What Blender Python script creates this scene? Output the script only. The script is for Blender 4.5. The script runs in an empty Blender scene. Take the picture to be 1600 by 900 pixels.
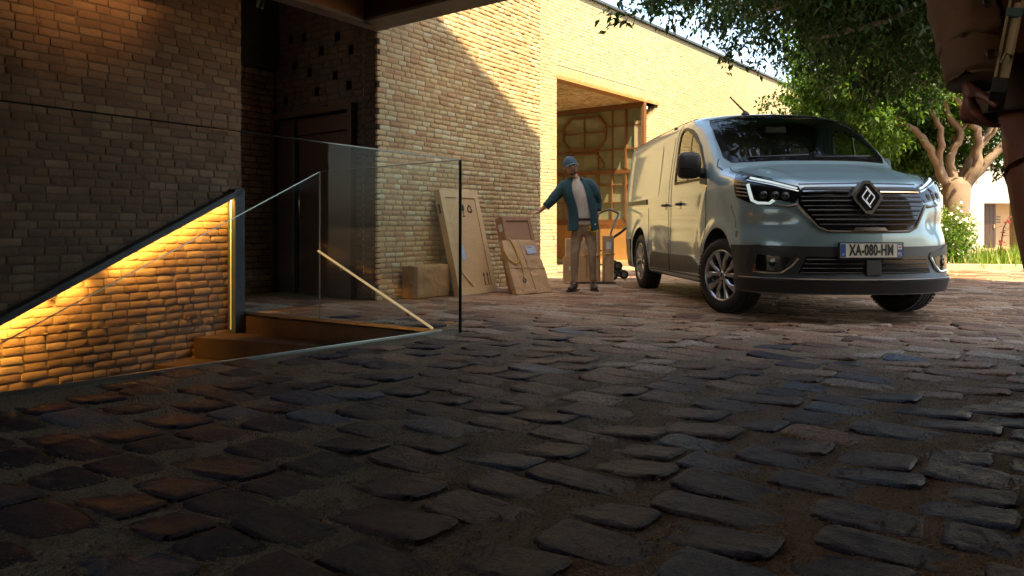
import bpy, bmesh, math, random
import numpy as np
from mathutils import Vector, Matrix, noise
from mathutils.geometry import tessellate_polygon
R = random.Random(7)
scn = bpy.context.scene
col = scn.collection

# ------------------------------------------------------------------ camera
EYE = 0.79
FOC = 1300.0            # focal length in pixels of a 1600 px wide frame
HOR = 354.0
cam = bpy.data.cameras.new("camera")
cam.sensor_width = 36.0
cam.lens = 36.0 * FOC / 1600.0
cam.shift_y = -(450.0 - HOR) / 1600.0
cam.clip_start = 0.05
cam.clip_end = 2000.0
camo = bpy.data.objects.new("camera", cam)
camo.location = (0, 0, EYE)
camo.rotation_euler = (math.radians(90), 0, 0)
col.objects.link(camo)
scn.camera = camo

# ------------------------------------------------------------------ sky and sun
SUN = Vector((0.2425, -0.422, 0.875)).normalized()
el = math.asin(SUN.z); az = math.atan2(SUN.x, SUN.y)
w = bpy.data.worlds.new("World"); scn.world = w; w.use_nodes = True
nt = w.node_tree
sky = nt.nodes.new("ShaderNodeTexSky"); sky.sky_type = 'NISHITA'
sky.sun_disc = False; sky.sun_elevation = el; sky.sun_rotation = az
sky.air_density = 1.0; sky.dust_density = 2.0; sky.ozone_density = 1.0
bg = nt.nodes["Background"]
bg.inputs[1].default_value = 0.15
wbm = nt.nodes.new('ShaderNodeMix'); wbm.data_type = 'RGBA'; wbm.blend_type = 'MULTIPLY'; wbm.inputs[0].default_value = 1.0
wbm.inputs[7].default_value = (1.0, 0.95, 0.85, 1)          # warm white balance of the picture
nt.links.new(sky.outputs[0], wbm.inputs[6]); nt.links.new(wbm.outputs[2], bg.inputs[0])
sl = bpy.data.lights.new("sun", 'SUN'); sl.energy = 3.9; sl.angle = math.radians(0.22)
sl.color = (1.0, 0.82, 0.50)
so = bpy.data.objects.new("sun", sl); col.objects.link(so)
so.rotation_euler = SUN.to_track_quat('Z', 'Y').to_euler()
scn.view_settings.view_transform = 'Standard'
scn.view_settings.look = 'None'
scn.view_settings.exposure = 2.25
scn.view_settings.gamma = 1.0
scn.view_settings.use_curve_mapping = False

# ------------------------------------------------------------------ helpers
D1 = Vector((0.524, 0.852, 0.0)).normalized()     # along the building walls, away from the eye
D2 = Vector((-0.756, 0.655, 0.0)).normalized()    # across, away to the left
NW = Vector((0.852, -0.524, 0.0)).normalized()    # wall normal towards the courtyard
UP = Vector((0, 0, 1))

def tag(o, label=None, cat=None, group=None, kind=None):
    if label: o['label'] = label
    if cat: o['category'] = cat
    if group: o['group'] = group
    if kind: o['kind'] = kind
    return o

def wm(o):
    if o.parent is None: return o.matrix_basis.copy()
    return wm(o.parent) @ o.matrix_parent_inverse @ o.matrix_basis
def link(name, me, parent=None, loc=None):
    """children are modelled in the same space as the thing they belong to"""
    o = bpy.data.objects.new(name, me); col.objects.link(o)
    if parent is not None:
        o.parent = parent; o.matrix_parent_inverse = wm(parent).inverted()
    if loc is not None: o.location = loc
    return o

def empty(name, loc, rz=0.0, label=None, cat=None, group=None):
    o = bpy.data.objects.new(name, None); col.objects.link(o)
    o.location = loc; o.rotation_euler = (0, 0, rz); o.empty_display_size = 0.2
    return tag(o, label, cat, group)

def mesh_of(name, V, Fs, mats, midx=None, smooth=False):
    me = bpy.data.meshes.new(name)
    me.from_pydata([tuple(v) for v in V], [], [tuple(f) for f in Fs])
    for m in (mats if isinstance(mats, (list, tuple)) else [mats]): me.materials.append(m)
    if midx is not None: me.polygons.foreach_set('material_index', np.array(midx, dtype=np.int32))
    if smooth: me.polygons.foreach_set('use_smooth', np.ones(len(me.polygons), dtype=bool))
    me.update()
    return me

class B:
    """collects shapes for ONE mesh object"""
    def __init__(s): s.v = []; s.f = []; s.m = []
    def add(s, V, Fs, mi=0):
        n = len(s.v); s.v += [Vector(p) for p in V]; s.f += [[i + n for i in f] for f in Fs]; s.m += [mi] * len(Fs); return s
    def box(s, c, h, ax=None, bev=0.0, mi=0):
        """c centre, h half sizes, ax three axes"""
        c = Vector(c); ax = ax or (Vector((1, 0, 0)), Vector((0, 1, 0)), UP)
        bm = bmesh.new(); bmesh.ops.create_cube(bm, size=2.0)
        for v in bm.verts: v.co = Vector((v.co.x * h[0], v.co.y * h[1], v.co.z * h[2]))
        if bev > 0:
            bmesh.ops.bevel(bm, geom=bm.edges[:], offset=bev, segments=2, affect='EDGES', profile=0.7)
        bm.verts.index_update()
        V = [c + ax[0] * v.co.x + ax[1] * v.co.y + ax[2] * v.co.z for v in bm.verts]
        Fs = [[v.index for v in f.verts] for f in bm.faces]
        if ax[0].cross(ax[1]).dot(ax[2]) < 0: Fs = [f[::-1] for f in Fs]
        bm.free(); return s.add(V, Fs, mi)
    def bar(s, a, b, wd, th, side=UP, bev=0.0, mi=0):
        a = Vector(a); b = Vector(b); d = (b - a); L = d.length; d.normalize()
        x = d.cross(Vector(side)).normalized(); y = x.cross(d)
        return s.box((a + b) / 2, (L / 2, wd / 2, th / 2), (d, x, y), bev, mi)
    def tube(s, pts, rad, n=10, mi=0, cap=True, sq=1.0):
        pts = [Vector(p) for p in pts]
        rad = rad if isinstance(rad, (list, tuple)) else [rad] * len(pts)
        V = []; Fs = []; prev = None
        for i, p in enumerate(pts):
            t = (pts[min(i + 1, len(pts) - 1)] - pts[max(i - 1, 0)]).normalized()
            if prev is None:
                x = t.orthogonal().normalized()
            else:
                x = (prev - t * prev.dot(t)).normalized()
            prev = x; y = t.cross(x)
            for k in range(n):
                a = 2 * math.pi * k / n
                V.append(p + (x * math.cos(a) + y * math.sin(a) * sq) * rad[i])
        for i in range(len(pts) - 1):
            for k in range(n):
                Fs.append([i * n + k, i * n + (k + 1) % n, (i + 1) * n + (k + 1) % n, (i + 1) * n + k])
        if cap:
            Fs.append(list(range(n))[::-1]); Fs.append([(len(pts) - 1) * n + k for k in range(n)])
        return s.add(V, Fs, mi)
    def lathe(s, c, axis, prof, n=32, mi=0, a0=0.0):
        """prof = [(r, h)...] about axis through c"""
        axis = Vector(axis).normalized(); x = axis.orthogonal().normalized(); y = axis.cross(x); c = Vector(c)
        V = []; Fs = []
        for r, hh in prof:
            for k in range(n):
                a = a0 + 2 * math.pi * k / n
                V.append(c + axis * hh + (x * math.cos(a) + y * math.sin(a)) * r)
        for i in range(len(prof) - 1):
            for k in range(n):
                Fs.append([i * n + k, i * n + (k + 1) % n, (i + 1) * n + (k + 1) % n, (i + 1) * n + k])
        return s.add(V, Fs, mi)
    def prism(s, poly, o, ax, ay, n, t, mi=0):
        """2D polygon in plane (o, ax, ay), extruded by t along n"""
        o = Vector(o); k = len(poly)
        V = [o + ax * p[0] + ay * p[1] for p in poly] + [o + ax * p[0] + ay * p[1] + n * t for p in poly]
        tr = tessellate_polygon([[Vector((p[0], p[1], 0)) for p in poly]])
        Fs = [list(f) for f in tr] + [[i + k for i in f][::-1] for f in tr]
        Fs += [[i, (i + 1) % k, k + (i + 1) % k, k + i] for i in range(k)]
        return s.add(V, Fs, mi)
    def obj(s, name, mats, parent=None, smooth=False, fix=True, auto=None):
        me = mesh_of(name, [v for v in s.v], s.f, mats, s.m, smooth)
        if fix:
            bm = bmesh.new(); bm.from_mesh(me); bmesh.ops.recalc_face_normals(bm, faces=bm.faces[:]); bm.to_mesh(me); bm.free()
        if auto is not None: me.set_sharp_from_angle(angle=math.radians(auto))
        return link(name, me, parent)

# ------------------------------------------------------------------ materials
def mat(name, base=(0.5, 0.5, 0.5), rough=0.6, metal=0.0, spec=0.5):
    m = bpy.data.materials.new(name); m.use_nodes = True
    p = m.node_tree.nodes['Principled BSDF']
    p.inputs['Base Color'].default_value = (*base, 1); p.inputs['Roughness'].default_value = rough
    p.inputs['Metallic'].default_value = metal; p.inputs['Specular IOR Level'].default_value = spec
    return m
def nodes(m): return m.node_tree, m.node_tree.nodes['Principled BSDF']
def tex_coord(nt, kind='Object'):
    t = nt.nodes.new('ShaderNodeTexCoord'); return t.outputs[kind]
def geo_pos(nt): return nt.nodes.new('ShaderNodeNewGeometry').outputs['Position']
def noise_n(nt, vec, scale, detail=6, rough=0.6, dist=0.0):
    n = nt.nodes.new('ShaderNodeTexNoise'); n.inputs['Scale'].default_value = scale
    n.inputs['Detail'].default_value = detail; n.inputs['Roughness'].default_value = rough
    n.inputs['Distortion'].default_value = dist
    if vec is not None: nt.links.new(vec, n.inputs['Vector'])
    return n.outputs['Fac']
def ramp(nt, fac, stops):
    r = nt.nodes.new('ShaderNodeValToRGB'); e = r.color_ramp.elements
    while len(e) < len(stops): e.new(0.5)
    for i, (p, c) in enumerate(stops): e[i].position = p; e[i].color = (*c, 1)
    nt.links.new(fac, r.inputs[0]); return r.outputs[0]
def mix(nt, fac, a, b, mode='MIX'):
    n = nt.nodes.new('ShaderNodeMix'); n.data_type = 'RGBA'; n.blend_type = mode
    for i, v in ((0, fac), (6, a), (7, b)):
        if hasattr(v, 'links'): nt.links.new(v, n.inputs[i])
        elif isinstance(v, (int, float)): n.inputs[i].default_value = v
        else: n.inputs[i].default_value = (*v, 1)
    return n.outputs[2]
def mth(nt, op, a, b=None, c=None):
    n = nt.nodes.new('ShaderNodeMath'); n.operation = op
    for i, v in enumerate((a, b, c)):
        if v is None: continue
        if hasattr(v, 'links'): nt.links.new(v, n.inputs[i])
        else: n.inputs[i].default_value = v
    return n.outputs[0]
def bump(nt, p, hgt, strength=0.5, dist=0.01):
    b = nt.nodes.new('ShaderNodeBump'); b.inputs['Strength'].default_value = strength; b.inputs['Distance'].default_value = dist
    nt.links.new(hgt, b.inputs['Height']); nt.links.new(b.outputs[0], p.inputs['Normal']); return b
def attr(nt, name):
    a = nt.nodes.new('ShaderNodeAttribute'); a.attribute_name = name; return a.outputs['Fac']
def rnd_node(nt):
    oi = nt.nodes.new('ShaderNodeObjectInfo')
    return mth(nt, 'FRACT', mth(nt, 'ADD', attr(nt, 'rnd'), oi.outputs['Random']))

def masonry_mat(name, stops, rough=(0.6, 0.9), fine=70.0, bs=0.6, bd=0.006, stain=0.5, stain_col=(0.25, 0.22, 0.2), mott=0.45):
    m = mat(name); nt, p = nodes(m)
    r = rnd_node(nt); pos = geo_pos(nt)
    c = ramp(nt, r, stops)
    n1 = noise_n(nt, pos, 9.0, 6, 0.65)
    c = mix(nt, mott, c, ramp(nt, n1, [(0.25, stops[0][1]), (0.75, stops[-1][1])]))
    n2 = noise_n(nt, pos, fine, 5, 0.7)
    c = mix(nt, mth(nt, 'MULTIPLY', n2, 0.55), c, mix(nt, 0.5, c, (0.02, 0.015, 0.01)))
    n3 = noise_n(nt, pos, 1.3, 5, 0.6)
    c = mix(nt, mth(nt, 'MULTIPLY', ramp(nt, n3, [(0.45, (0, 0, 0)), (0.7, (1, 1, 1))]), stain), c, mix(nt, 1.0, c, stain_col, 'MULTIPLY'))
    nt.links.new(c, p.inputs['Base Color'])
    rr = nt.nodes.new('ShaderNodeMapRange'); nt.links.new(n1, rr.inputs[0]); rr.inputs[1].default_value = 0.3; rr.inputs[2].default_value = 0.7
    rr.inputs[3].default_value = rough[0]; rr.inputs[4].default_value = rough[1]; nt.links.new(rr.outputs[0], p.inputs['Roughness'])
    h = mth(nt, 'ADD', noise_n(nt, pos, fine * 0.45, 8, 0.72), mth(nt, 'MULTIPLY', n2, 0.5))
    bump(nt, p, h, bs, bd)
    return m

M = {}
M['brick_tan'] = masonry_mat('brick_tan', [(0.0, (0.50, 0.27, 0.12)), (0.25, (0.62, 0.40, 0.175)), (0.55, (0.67, 0.49, 0.225)), (0.85, (0.70, 0.56, 0.29)), (1.0, (0.76, 0.71, 0.46))], stain=0.25, mott=0.22, fine=90)
M['brick_red'] = masonry_mat('brick_red', [(0.0, (0.18, 0.085, 0.045)), (0.4, (0.27, 0.14, 0.07)), (0.75, (0.35, 0.195, 0.10)), (1.0, (0.42, 0.27, 0.155))], stain=0.5, bs=1.0, mott=0.3)
M['brick_shade'] = masonry_mat('brick_shade', [(0, (0.05, 0.026, 0.018)), (1, (0.10, 0.055, 0.036))], stain=0.4)  # shade of the door recess put into the brick colour
M['mortar_shade'] = masonry_mat('mortar_shade', [(0, (0.03, 0.02, 0.014)), (1, (0.05, 0.034, 0.024))])  # joints darkened along with the painted recess shade
M['brick_buff'] = masonry_mat('brick_buff', [(0.0, (0.45, 0.35, 0.175)), (0.5, (0.50, 0.40, 0.205)), (1.0, (0.56, 0.47, 0.27))], stain=0.12, bs=0.4, mott=0.3)
M['mortar_tan'] = masonry_mat('mortar_tan', [(0, (0.40, 0.29, 0.16)), (1, (0.48, 0.36, 0.22))], fine=120, bs=0.8)
M['mortar_red'] = masonry_mat('mortar_red', [(0, (0.17, 0.11, 0.065)), (1, (0.24, 0.16, 0.10))], fine=120, bs=0.8)
M['mortar_buff'] = masonry_mat('mortar_buff', [(0, (0.52, 0.42, 0.24)), (1, (0.58, 0.48, 0.28))], fine=120, bs=0.5, stain=0.1)
def sett_mat(name, stops, r0, r1, sp=0.2):
    m = mat(name); nt, p = nodes(m); pos = geo_pos(nt); r = rnd_node(nt)
    c = ramp(nt, r, stops)
    n1 = noise_n(nt, pos, 14.0, 8, 0.7); n2 = noise_n(nt, pos, 75.0, 6, 0.75); n3 = noise_n(nt, pos, 230.0, 3, 0.7)
    c = mix(nt, ramp(nt, n1, [(0.35, (0, 0, 0)), (0.75, (1, 1, 1))]), c, mix(nt, 1.0, c, (2.2, 2.0, 2.1), 'MULTIPLY'))
    c = mix(nt, ramp(nt, n2, [(0.42, (1, 1, 1)), (0.62, (0, 0, 0))]), c, mix(nt, 1.0, c, (0.30, 0.28, 0.34), 'MULTIPLY'))
    c = mix(nt, ramp(nt, n3, [(0.66, (0, 0, 0)), (0.74, (0.8, 0.8, 0.8))]), c, (0.24, 0.19, 0.15))
    nt.links.new(c, p.inputs['Base Color'])
    rr = nt.nodes.new('ShaderNodeMapRange'); nt.links.new(n1, rr.inputs[0]); rr.inputs[1].default_value = 0.3; rr.inputs[2].default_value = 0.7
    rr.inputs[3].default_value = r0; rr.inputs[4].default_value = r1; nt.links.new(rr.outputs[0], p.inputs['Roughness'])
    h = mth(nt, 'ADD', mth(nt, 'MULTIPLY', n1, 0.8), mth(nt, 'ADD', mth(nt, 'MULTIPLY', n2, 0.5), mth(nt, 'MULTIPLY', n3, 0.16)))
    bump(nt, p, h, 1.0, 0.020); p.inputs['Specular IOR Level'].default_value = sp; return m
M['sett'] = sett_mat('sett', [(0.0, (0.024, 0.019, 0.032)), (0.35, (0.038, 0.026, 0.037)), (0.65, (0.060, 0.032, 0.036)), (0.80, (0.085, 0.048, 0.044)), (0.86, (0.06, 0.08, 0.11)), (1.0, (0.12, 0.16, 0.19))], 0.27, 0.55, 0.24)  # the two bluest stops paint a cool sky sheen on some stones
M['sett_lit'] = sett_mat('sett_lit', [(0.0, (0.15, 0.085, 0.05)), (0.4, (0.30, 0.175, 0.09)), (0.75, (0.42, 0.27, 0.145)), (1.0, (0.45, 0.37, 0.25))], 0.38, 0.65)  # brighter light on the far and right paving, put into the stone colour
def grit_mat():
    m = mat('grit'); nt, p = nodes(m); pos = geo_pos(nt)
    n1 = noise_n(nt, pos, 4.0, 6, 0.65); n2 = noise_n(nt, pos, 90.0, 4, 0.8); v = nt.nodes.new('ShaderNodeTexVoronoi'); v.inputs['Scale'].default_value = 150.0; nt.links.new(pos, v.inputs['Vector'])
    c = ramp(nt, n1, [(0.3, (0.22, 0.145, 0.08)), (0.5, (0.38, 0.26, 0.15)), (0.72, (0.54, 0.40, 0.25))])
    c = mix(nt, ramp(nt, n2, [(0.40, (1, 1, 1)), (0.58, (0, 0, 0))]), c, mix(nt, 1.0, c, (0.28, 0.25, 0.24), 'MULTIPLY'))
    c = mix(nt, mth(nt, 'MULTIPLY', mth(nt, 'ADD', rnd_node(nt), ramp(nt, v.outputs['Color'], [(0.3, (0, 0, 0)), (0.8, (1, 1, 1))])), 0.4), c, (0.56, 0.44, 0.30))
    nt.links.new(c, p.inputs['Base Color']); p.inputs['Roughness'].default_value = 0.85; p.inputs['Specular IOR Level'].default_value = 0.1
    bump(nt, p, mth(nt, 'ADD', v.outputs['Distance'], mth(nt, 'MULTIPLY', n2, 1.2)), 1.0, 0.012); return m
M['grit'] = grit_mat()

def wood_mat(name, a, b, scale=(1, 1, 1), rough=0.5, grain=18.0):
    m = mat(name, a, rough); nt, p = nodes(m)
    mp = nt.nodes.new('ShaderNodeMapping'); mp.inputs['Scale'].default_value = scale
    nt.links.new(tex_coord(nt), mp.inputs[0])
    n = noise_n(nt, mp.outputs[0], grain, 8, 0.65, 0.6)
    c = ramp(nt, n, [(0.3, a), (0.7, b)])
    c = mix(nt, mth(nt, 'MULTIPLY', noise_n(nt, mp.outputs[0], 2.0, 3), 0.35), c, mix(nt, 1.0, c, (0.6, 0.5, 0.42), 'MULTIPLY'))
    nt.links.new(c, p.inputs['Base Color']); bump(nt, p, n, 0.25, 0.003)
    return m
M['wood_gold'] = wood_mat('wood_gold', (0.40, 0.20, 0.062), (0.52, 0.29, 0.10), (6, 6, 0.6), 0.42, 9)
M['wood_shaded'] = wood_mat('wood_shaded', (0.17, 0.072, 0.026), (0.24, 0.11, 0.04), (6, 6, 0.6), 0.42, 9)  # shade on the window wall bars put into the wood colour
M['wood_dark'] = wood_mat('wood_dark', (0.040, 0.017, 0.010), (0.065, 0.030, 0.017), (3, 3, 0.6), 0.45)
M['wood_beam'] = wood_mat('wood_beam', (0.26, 0.115, 0.045), (0.36, 0.17, 0.07), (1, 1, 6), 0.4, 6)
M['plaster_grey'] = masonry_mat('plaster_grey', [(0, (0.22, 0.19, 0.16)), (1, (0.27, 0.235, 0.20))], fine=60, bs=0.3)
M['plaster_white'] = masonry_mat('plaster_white', [(0, (0.46, 0.44, 0.39)), (1, (0.52, 0.50, 0.44))], fine=40, bs=0.2, stain=0.2)
M['plaster_sand'] = masonry_mat('plaster_sand', [(0, (0.55, 0.40, 0.22)), (1, (0.62, 0.47, 0.28))], fine=40, bs=0.25, stain=0.2)
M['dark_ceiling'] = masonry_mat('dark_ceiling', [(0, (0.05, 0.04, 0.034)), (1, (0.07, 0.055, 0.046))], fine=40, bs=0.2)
M['corten'] = masonry_mat('corten', [(0, (0.040, 0.018, 0.010)), (1, (0.09, 0.040, 0.020))], rough=(0.45, 0.7), fine=90, bs=0.35, stain=0.5)
M['steel_dark'] = masonry_mat('steel_dark', [(0, (0.035, 0.042, 0.050)), (1, (0.075, 0.09, 0.105))], rough=(0.28, 0.5), fine=60, bs=0.15, stain=0.3)
M['steel_edge'] = mat('steel_edge', (0.45, 0.47, 0.46), 0.3, 1.0)
M['brass'] = mat('brass', (0.75, 0.50, 0.20), 0.25, 1.0)

def glass_mat(name, tint=(0.93, 0.97, 0.95), ior=1.5, rough=0.0, dirt=0.0, gain=1.0):
    m = bpy.data.materials.new(name); m.use_nodes = True; nt = m.node_tree; nt.nodes.clear()
    out = nt.nodes.new('ShaderNodeOutputMaterial'); t = nt.nodes.new('ShaderNodeBsdfTransparent'); g = nt.nodes.new('ShaderNodeBsdfGlossy')
    t.inputs[0].default_value = (*tint, 1); g.inputs[0].default_value = (1, 1, 1, 1); g.inputs['Roughness'].default_value = rough
    gm = nt.nodes.new('ShaderNodeNewGeometry'); vm = nt.nodes.new('ShaderNodeVectorMath'); vm.operation = 'DOT_PRODUCT'
    nt.links.new(gm.outputs['Normal'], vm.inputs[0]); nt.links.new(gm.outputs['Incoming'], vm.inputs[1])
    om = mth(nt, 'SUBTRACT', 1.0, mth(nt, 'ABSOLUTE', vm.outputs['Value']))
    f0 = ((ior - 1) / (ior + 1)) ** 2
    fac = mth(nt, 'MULTIPLY', mth(nt, 'ADD', mth(nt, 'MULTIPLY', mth(nt, 'POWER', om, 5.0), 1 - f0), f0), gain)
    ms = nt.nodes.new('ShaderNodeMixShader'); nt.links.new(fac, ms.inputs[0]); nt.links.new(t.outputs[0], ms.inputs[1]); nt.links.new(g.outputs[0], ms.inputs[2])
    last = ms.outputs[0]
    if dirt > 0:
        d = nt.nodes.new('ShaderNodeBsdfDiffuse'); d.inputs[0].default_value = (0.55, 0.52, 0.4, 1)
        m2 = nt.nodes.new('ShaderNodeMixShader'); tc = nt.nodes.new('ShaderNodeTexCoord')
        n = noise_n(nt, tc.outputs['Object'], 3.0, 6, 0.7)
        f = mth(nt, 'MULTIPLY', n, dirt); nt.links.new(f, m2.inputs[0]); nt.links.new(last, m2.inputs[1]); nt.links.new(d.outputs[0], m2.inputs[2]); last = m2.outputs[0]
    nt.links.new(last, out.inputs[0]); return m
M['glass'] = glass_mat('clear_glass', (0.95, 0.97, 0.96), 1.45, gain=0.16)
M['glass_edge'] = mat('glass_edge', (0.01, 0.03, 0.025), 0.12, 0.0, 0.8)
def emit_mat(name, c, s):
    m = mat(name, (0.8, 0.8, 0.8)); nt, p = nodes(m)
    p.inputs['Emission Color'].default_value = (*c, 1); p.inputs['Emission Strength'].default_value = s; return m
M['led'] = emit_mat('led_warm', (1.0, 0.60, 0.14), 1.6)
M['rail_glint'] = emit_mat('rail_glint', (1.0, 0.60, 0.22), 0.10)  # glow of the rod that imitates the reflected handrail light

# ------------------------------------------------------------------ masonry pieces
def project(p):
    return 800 + FOC * p[0] / p[1], HOR + FOC * (EYE - p[2]) / p[1]
def px_area(p, w, h, nrm):
    """rough size in the picture, 0 when outside the frame"""
    if p[1] < 0.5: return 0.0
    u, v = project(p)
    if not (-60 < u < 1660 and -50 < v < 950): return 0.0
    view = Vector((p[0], p[1], p[2] - EYE)); d = view.length
    return (FOC / d) ** 2 * w * h * max(0.0, -view.normalized().dot(nrm))

def block_variant(w, h, d, nx, nz, rnd, rough, corner, edge):
    """a hand made brick or stone: front face in +Y... local axes x along, z up, y outwards"""
    V = []; Fs = []
    s = rnd.random() * 100
    cut = [rnd.uniform(0.1, 1.0) * corner for _ in range(4)]
    for j in range(nz):
        for i in range(nx):
            a = i / (nx - 1) * 2 - 1; b = j / (nz - 1) * 2 - 1
            if nx == 6: a = (-1, -.88, -.35, .35, .88, 1)[i]
            if nx == 4: a = (-1, -.88, .88, 1)[i]
            if nz == 4 and nx <= 6: b = (-1, -.72, .72, 1)[j]
            if nx > 10:
                a = math.copysign(abs(a) ** .72, a); b = math.copysign(abs(b) ** .72, b)
            q = (0 if a < 0 else 1) + (0 if b < 0 else 2)
            k = cut[q]
            r = (abs(a) ** 5 * abs(b) ** 5)
            x = a * (w / 2 - k * r); z = b * (h / 2 - k * r * 0.8)
            n = noise.noise(Vector((x * 14 + s, z * 14, s)))
            n2 = noise.noise(Vector((x * 40 + s, z * 40, s * 2)))
            x += noise.noise(Vector((z * 22, s, a))) * rough * 1.2 * (abs(a) > 0.99)
            z += noise.noise(Vector((x * 12, s + 7, b))) * rough * 1.0 * (abs(b) > 0.99)
            e = max(abs(a), abs(b))
            if nx > 10:        # paving stone: worn flat top with split layers and a tight rounded edge
                ea = max(0.0, (abs(a) - .88) / .12); eb = max(0.0, (abs(b) - .80) / .20); rim = min(1.0, math.hypot(ea, eb)) ** 1.7
                lay = noise.noise(Vector((x * 9 + s, z * 38, s * 3)))
                y = -edge * rim + rough * (n * 0.5 + n2 * 0.35 + lay * 0.55 + 0.25 * noise.noise(Vector((x * 95 + s, z * 95, 1))))
            else:
                rim = max(0.0, (e - 0.62) / 0.38) ** 2
                y = -edge * rim + rough * (n * 0.9 + n2 * 0.5)
            V.append((x, y, z))
    for j in range(nz - 1):
        for i in range(nx - 1):
            o = j * nx + i; Fs.append((o, o + nx, o + nx + 1, o + 1))
    rim = [i for i in range(nx)] + [j * nx + nx - 1 for j in range(1, nz)] + [(nz - 1) * nx + i for i in range(nx - 2, -1, -1)] + [j * nx for j in range(nz - 2, 0, -1)]
    top = len(V)
    for i in rim: V.append(V[i])          # own vertices, so that the arris stays crisp
    base = len(V)
    for i in rim: V.append((V[i][0] * 1.0, -d, V[i][2] * 1.0))
    k = len(rim)
    for i in range(k): Fs.append((top + i, top + (i + 1) % k, base + (i + 1) % k, base + i))
    return V, Fs

def merge_blocks(name, items, variants, mats, parent, kind='stuff'):
    """items = (variant, 4x4 numpy, random value) joined into ONE mesh"""
    if not items: return None
    VA = [np.array(v[0]) for v in variants]; FA = [np.array(v[1], dtype=np.int64) for v in variants]
    vs = []; fs = []; rn = []; off = 0
    for k, mx, r in items:
        v = VA[k] @ mx[:3, :3].T + mx[:3, 3]
        vs.append(v); fs.append(FA[k] + off); off += len(v); rn.append(np.full(len(FA[k]), r))
    V = np.concatenate(vs); Fq = np.concatenate(fs); rn = np.concatenate(rn)
    me = bpy.data.meshes.new(name)
    me.vertices.add(len(V)); me.vertices.foreach_set('co', V.astype(np.float32).ravel())
    me.loops.add(Fq.size); me.loops.foreach_set('vertex_index', Fq.astype(np.int32).ravel())
    me.polygons.add(len(Fq)); me.polygons.foreach_set('loop_start', np.arange(0, Fq.size, 4, dtype=np.int32))
    me.polygons.foreach_set('use_smooth', np.ones(len(Fq), dtype=bool))
    me.materials.append(mats)
    me.update(calc_edges=True)
    a = me.attributes.new('rnd', 'FLOAT', 'FACE'); a.data.foreach_set('value', rn.astype(np.float32))
    o = link(name, me, parent); o['kind'] = kind
    return o

def frame(A, N, Bv, p, sx=1.0, sz=1.0, tilt=0.0, sy=1.0):
    """matrix with x along A, y along N, z along Bv"""
    A = Vector(A); N = Vector(N); Bv = Vector(Bv)
    if tilt:
        A2 = (A + Bv * tilt).normalized(); Bv = (Bv - A * tilt).normalized(); A = A2
    m = Matrix(((A.x * sx, N.x * sy, Bv.x * sz, p[0]), (A.y * sx, N.y * sy, Bv.y * sz, p[1]), (A.z * sx, N.z * sy, Bv.z * sz, p[2]), (0, 0, 0, 1)))
    return m

def make_variants(n, w, h, d, nx, nz, rnd, rough, corner, edge, mtl, name):
    vs = [block_variant(w, h, d, nx, nz, rnd, rough, corner, edge) for _ in range(n)]
    ms = [mesh_of(name, v[0], v[1], mtl, None, True) for v in vs]
    return vs, ms

BW, BH = 0.215, 0.062
def brick_field(root, O, A, Bv, N, L, H, mtl, mort, seed, cuts=(), nobj=300, rough=0.004, edge=0.006, joint=0.012, vars_=12, lo=0.55, grid=(6, 4), proud=0.004, bw=BW, bh=BH, md=0.011, mortar=True, mt=0.12, m0=0.0, rot=0.006):
    """bricks on the rectangle O + a*A + b*Bv; cuts = rectangles (a0,a1,b0,b1) left open"""
    rnd = random.Random(seed)
    vs, ms = make_variants(vars_, bw, bh, 0.03, grid[0], grid[1], rnd, rough, 0.009, edge, mtl, 'brick')
    items = []
    row = 0; b = 0.0
    while b + bh < H + 0.002:
        zc = b + bh / 2
        a = -rnd.uniform(0, bw)
        while a < L:
            ln = bw * (rnd.uniform(0.85, 1.12) if rnd.random() > 0.22 else rnd.uniform(lo, 0.75))
            a0, a1 = max(a, 0.0), min(a + ln, L)
            segs = [(a0, a1)]
            for (c0, c1, d0, d1) in cuts:
                if d0 - bh * 0.5 < zc < d1 + bh * 0.45:
                    ns = []
                    for s0, s1 in segs:
                        if s1 <= c0 or s0 >= c1: ns.append((s0, s1))
                        else:
                            if s0 < c0: ns.append((s0, c0))
                            if s1 > c1: ns.append((c1, s1))
                    segs = ns
            for s0, s1 in segs:
                if s1 - s0 > 0.035:
                    p = O + A * ((s0 + s1) / 2) + Bv * zc + N * rnd.uniform(-proud, proud)
                    m = frame(A, N, Bv, p, (s1 - s0) / bw, rnd.uniform(0.93, 1.05), rnd.uniform(-rot, rot))
                    items.append((px_area(p, s1 - s0, bh, N), rnd.randrange(vars_), m))
            a += ln + joint * rnd.uniform(0.8, 1.25)
        b += bh + joint * rnd.uniform(0.85, 1.15); row += 1
    items.sort(key=lambda t: -t[0])
    solo = [t for t in items[:nobj] if t[0] > 20]
    for sc, k, m in solo:
        o = link('brick', ms[k], root); o.matrix_basis = m
    rest = [(k, np.array(m), rnd.random()) for sc, k, m in items[len(solo):]]
    merge_blocks('brickwork', rest, vs, mtl, root)
    if mortar:
        bb = B()
        # mortar bed as cells around the openings
        xs = sorted({m0, L, *[c for r in cuts for c in (max(0, min(L, r[0])), max(0, min(L, r[1])))]})
        zs = sorted({0.0, H, *[c for r in cuts for c in (max(0, min(H, r[2])), max(0, min(H, r[3])))]})
        for i in range(len(xs) - 1):
            for j in range(len(zs) - 1):
                cx, cz = (xs[i] + xs[i + 1]) / 2, (zs[j] + zs[j + 1]) / 2
                if any(r[0] < cx < r[1] and r[2] < cz < r[3] for r in cuts): continue
                hx, hz = (xs[i + 1] - xs[i]) / 2, (zs[j + 1] - zs[j]) / 2
                if hx < 1e-4 or hz < 1e-4: continue
                bb.box(O + A * cx + Bv * cz - N * (md + mt), (hx, mt, hz), (A, N, Bv))
        bb.obj('mortar_bed', mort, root)
    return root
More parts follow.
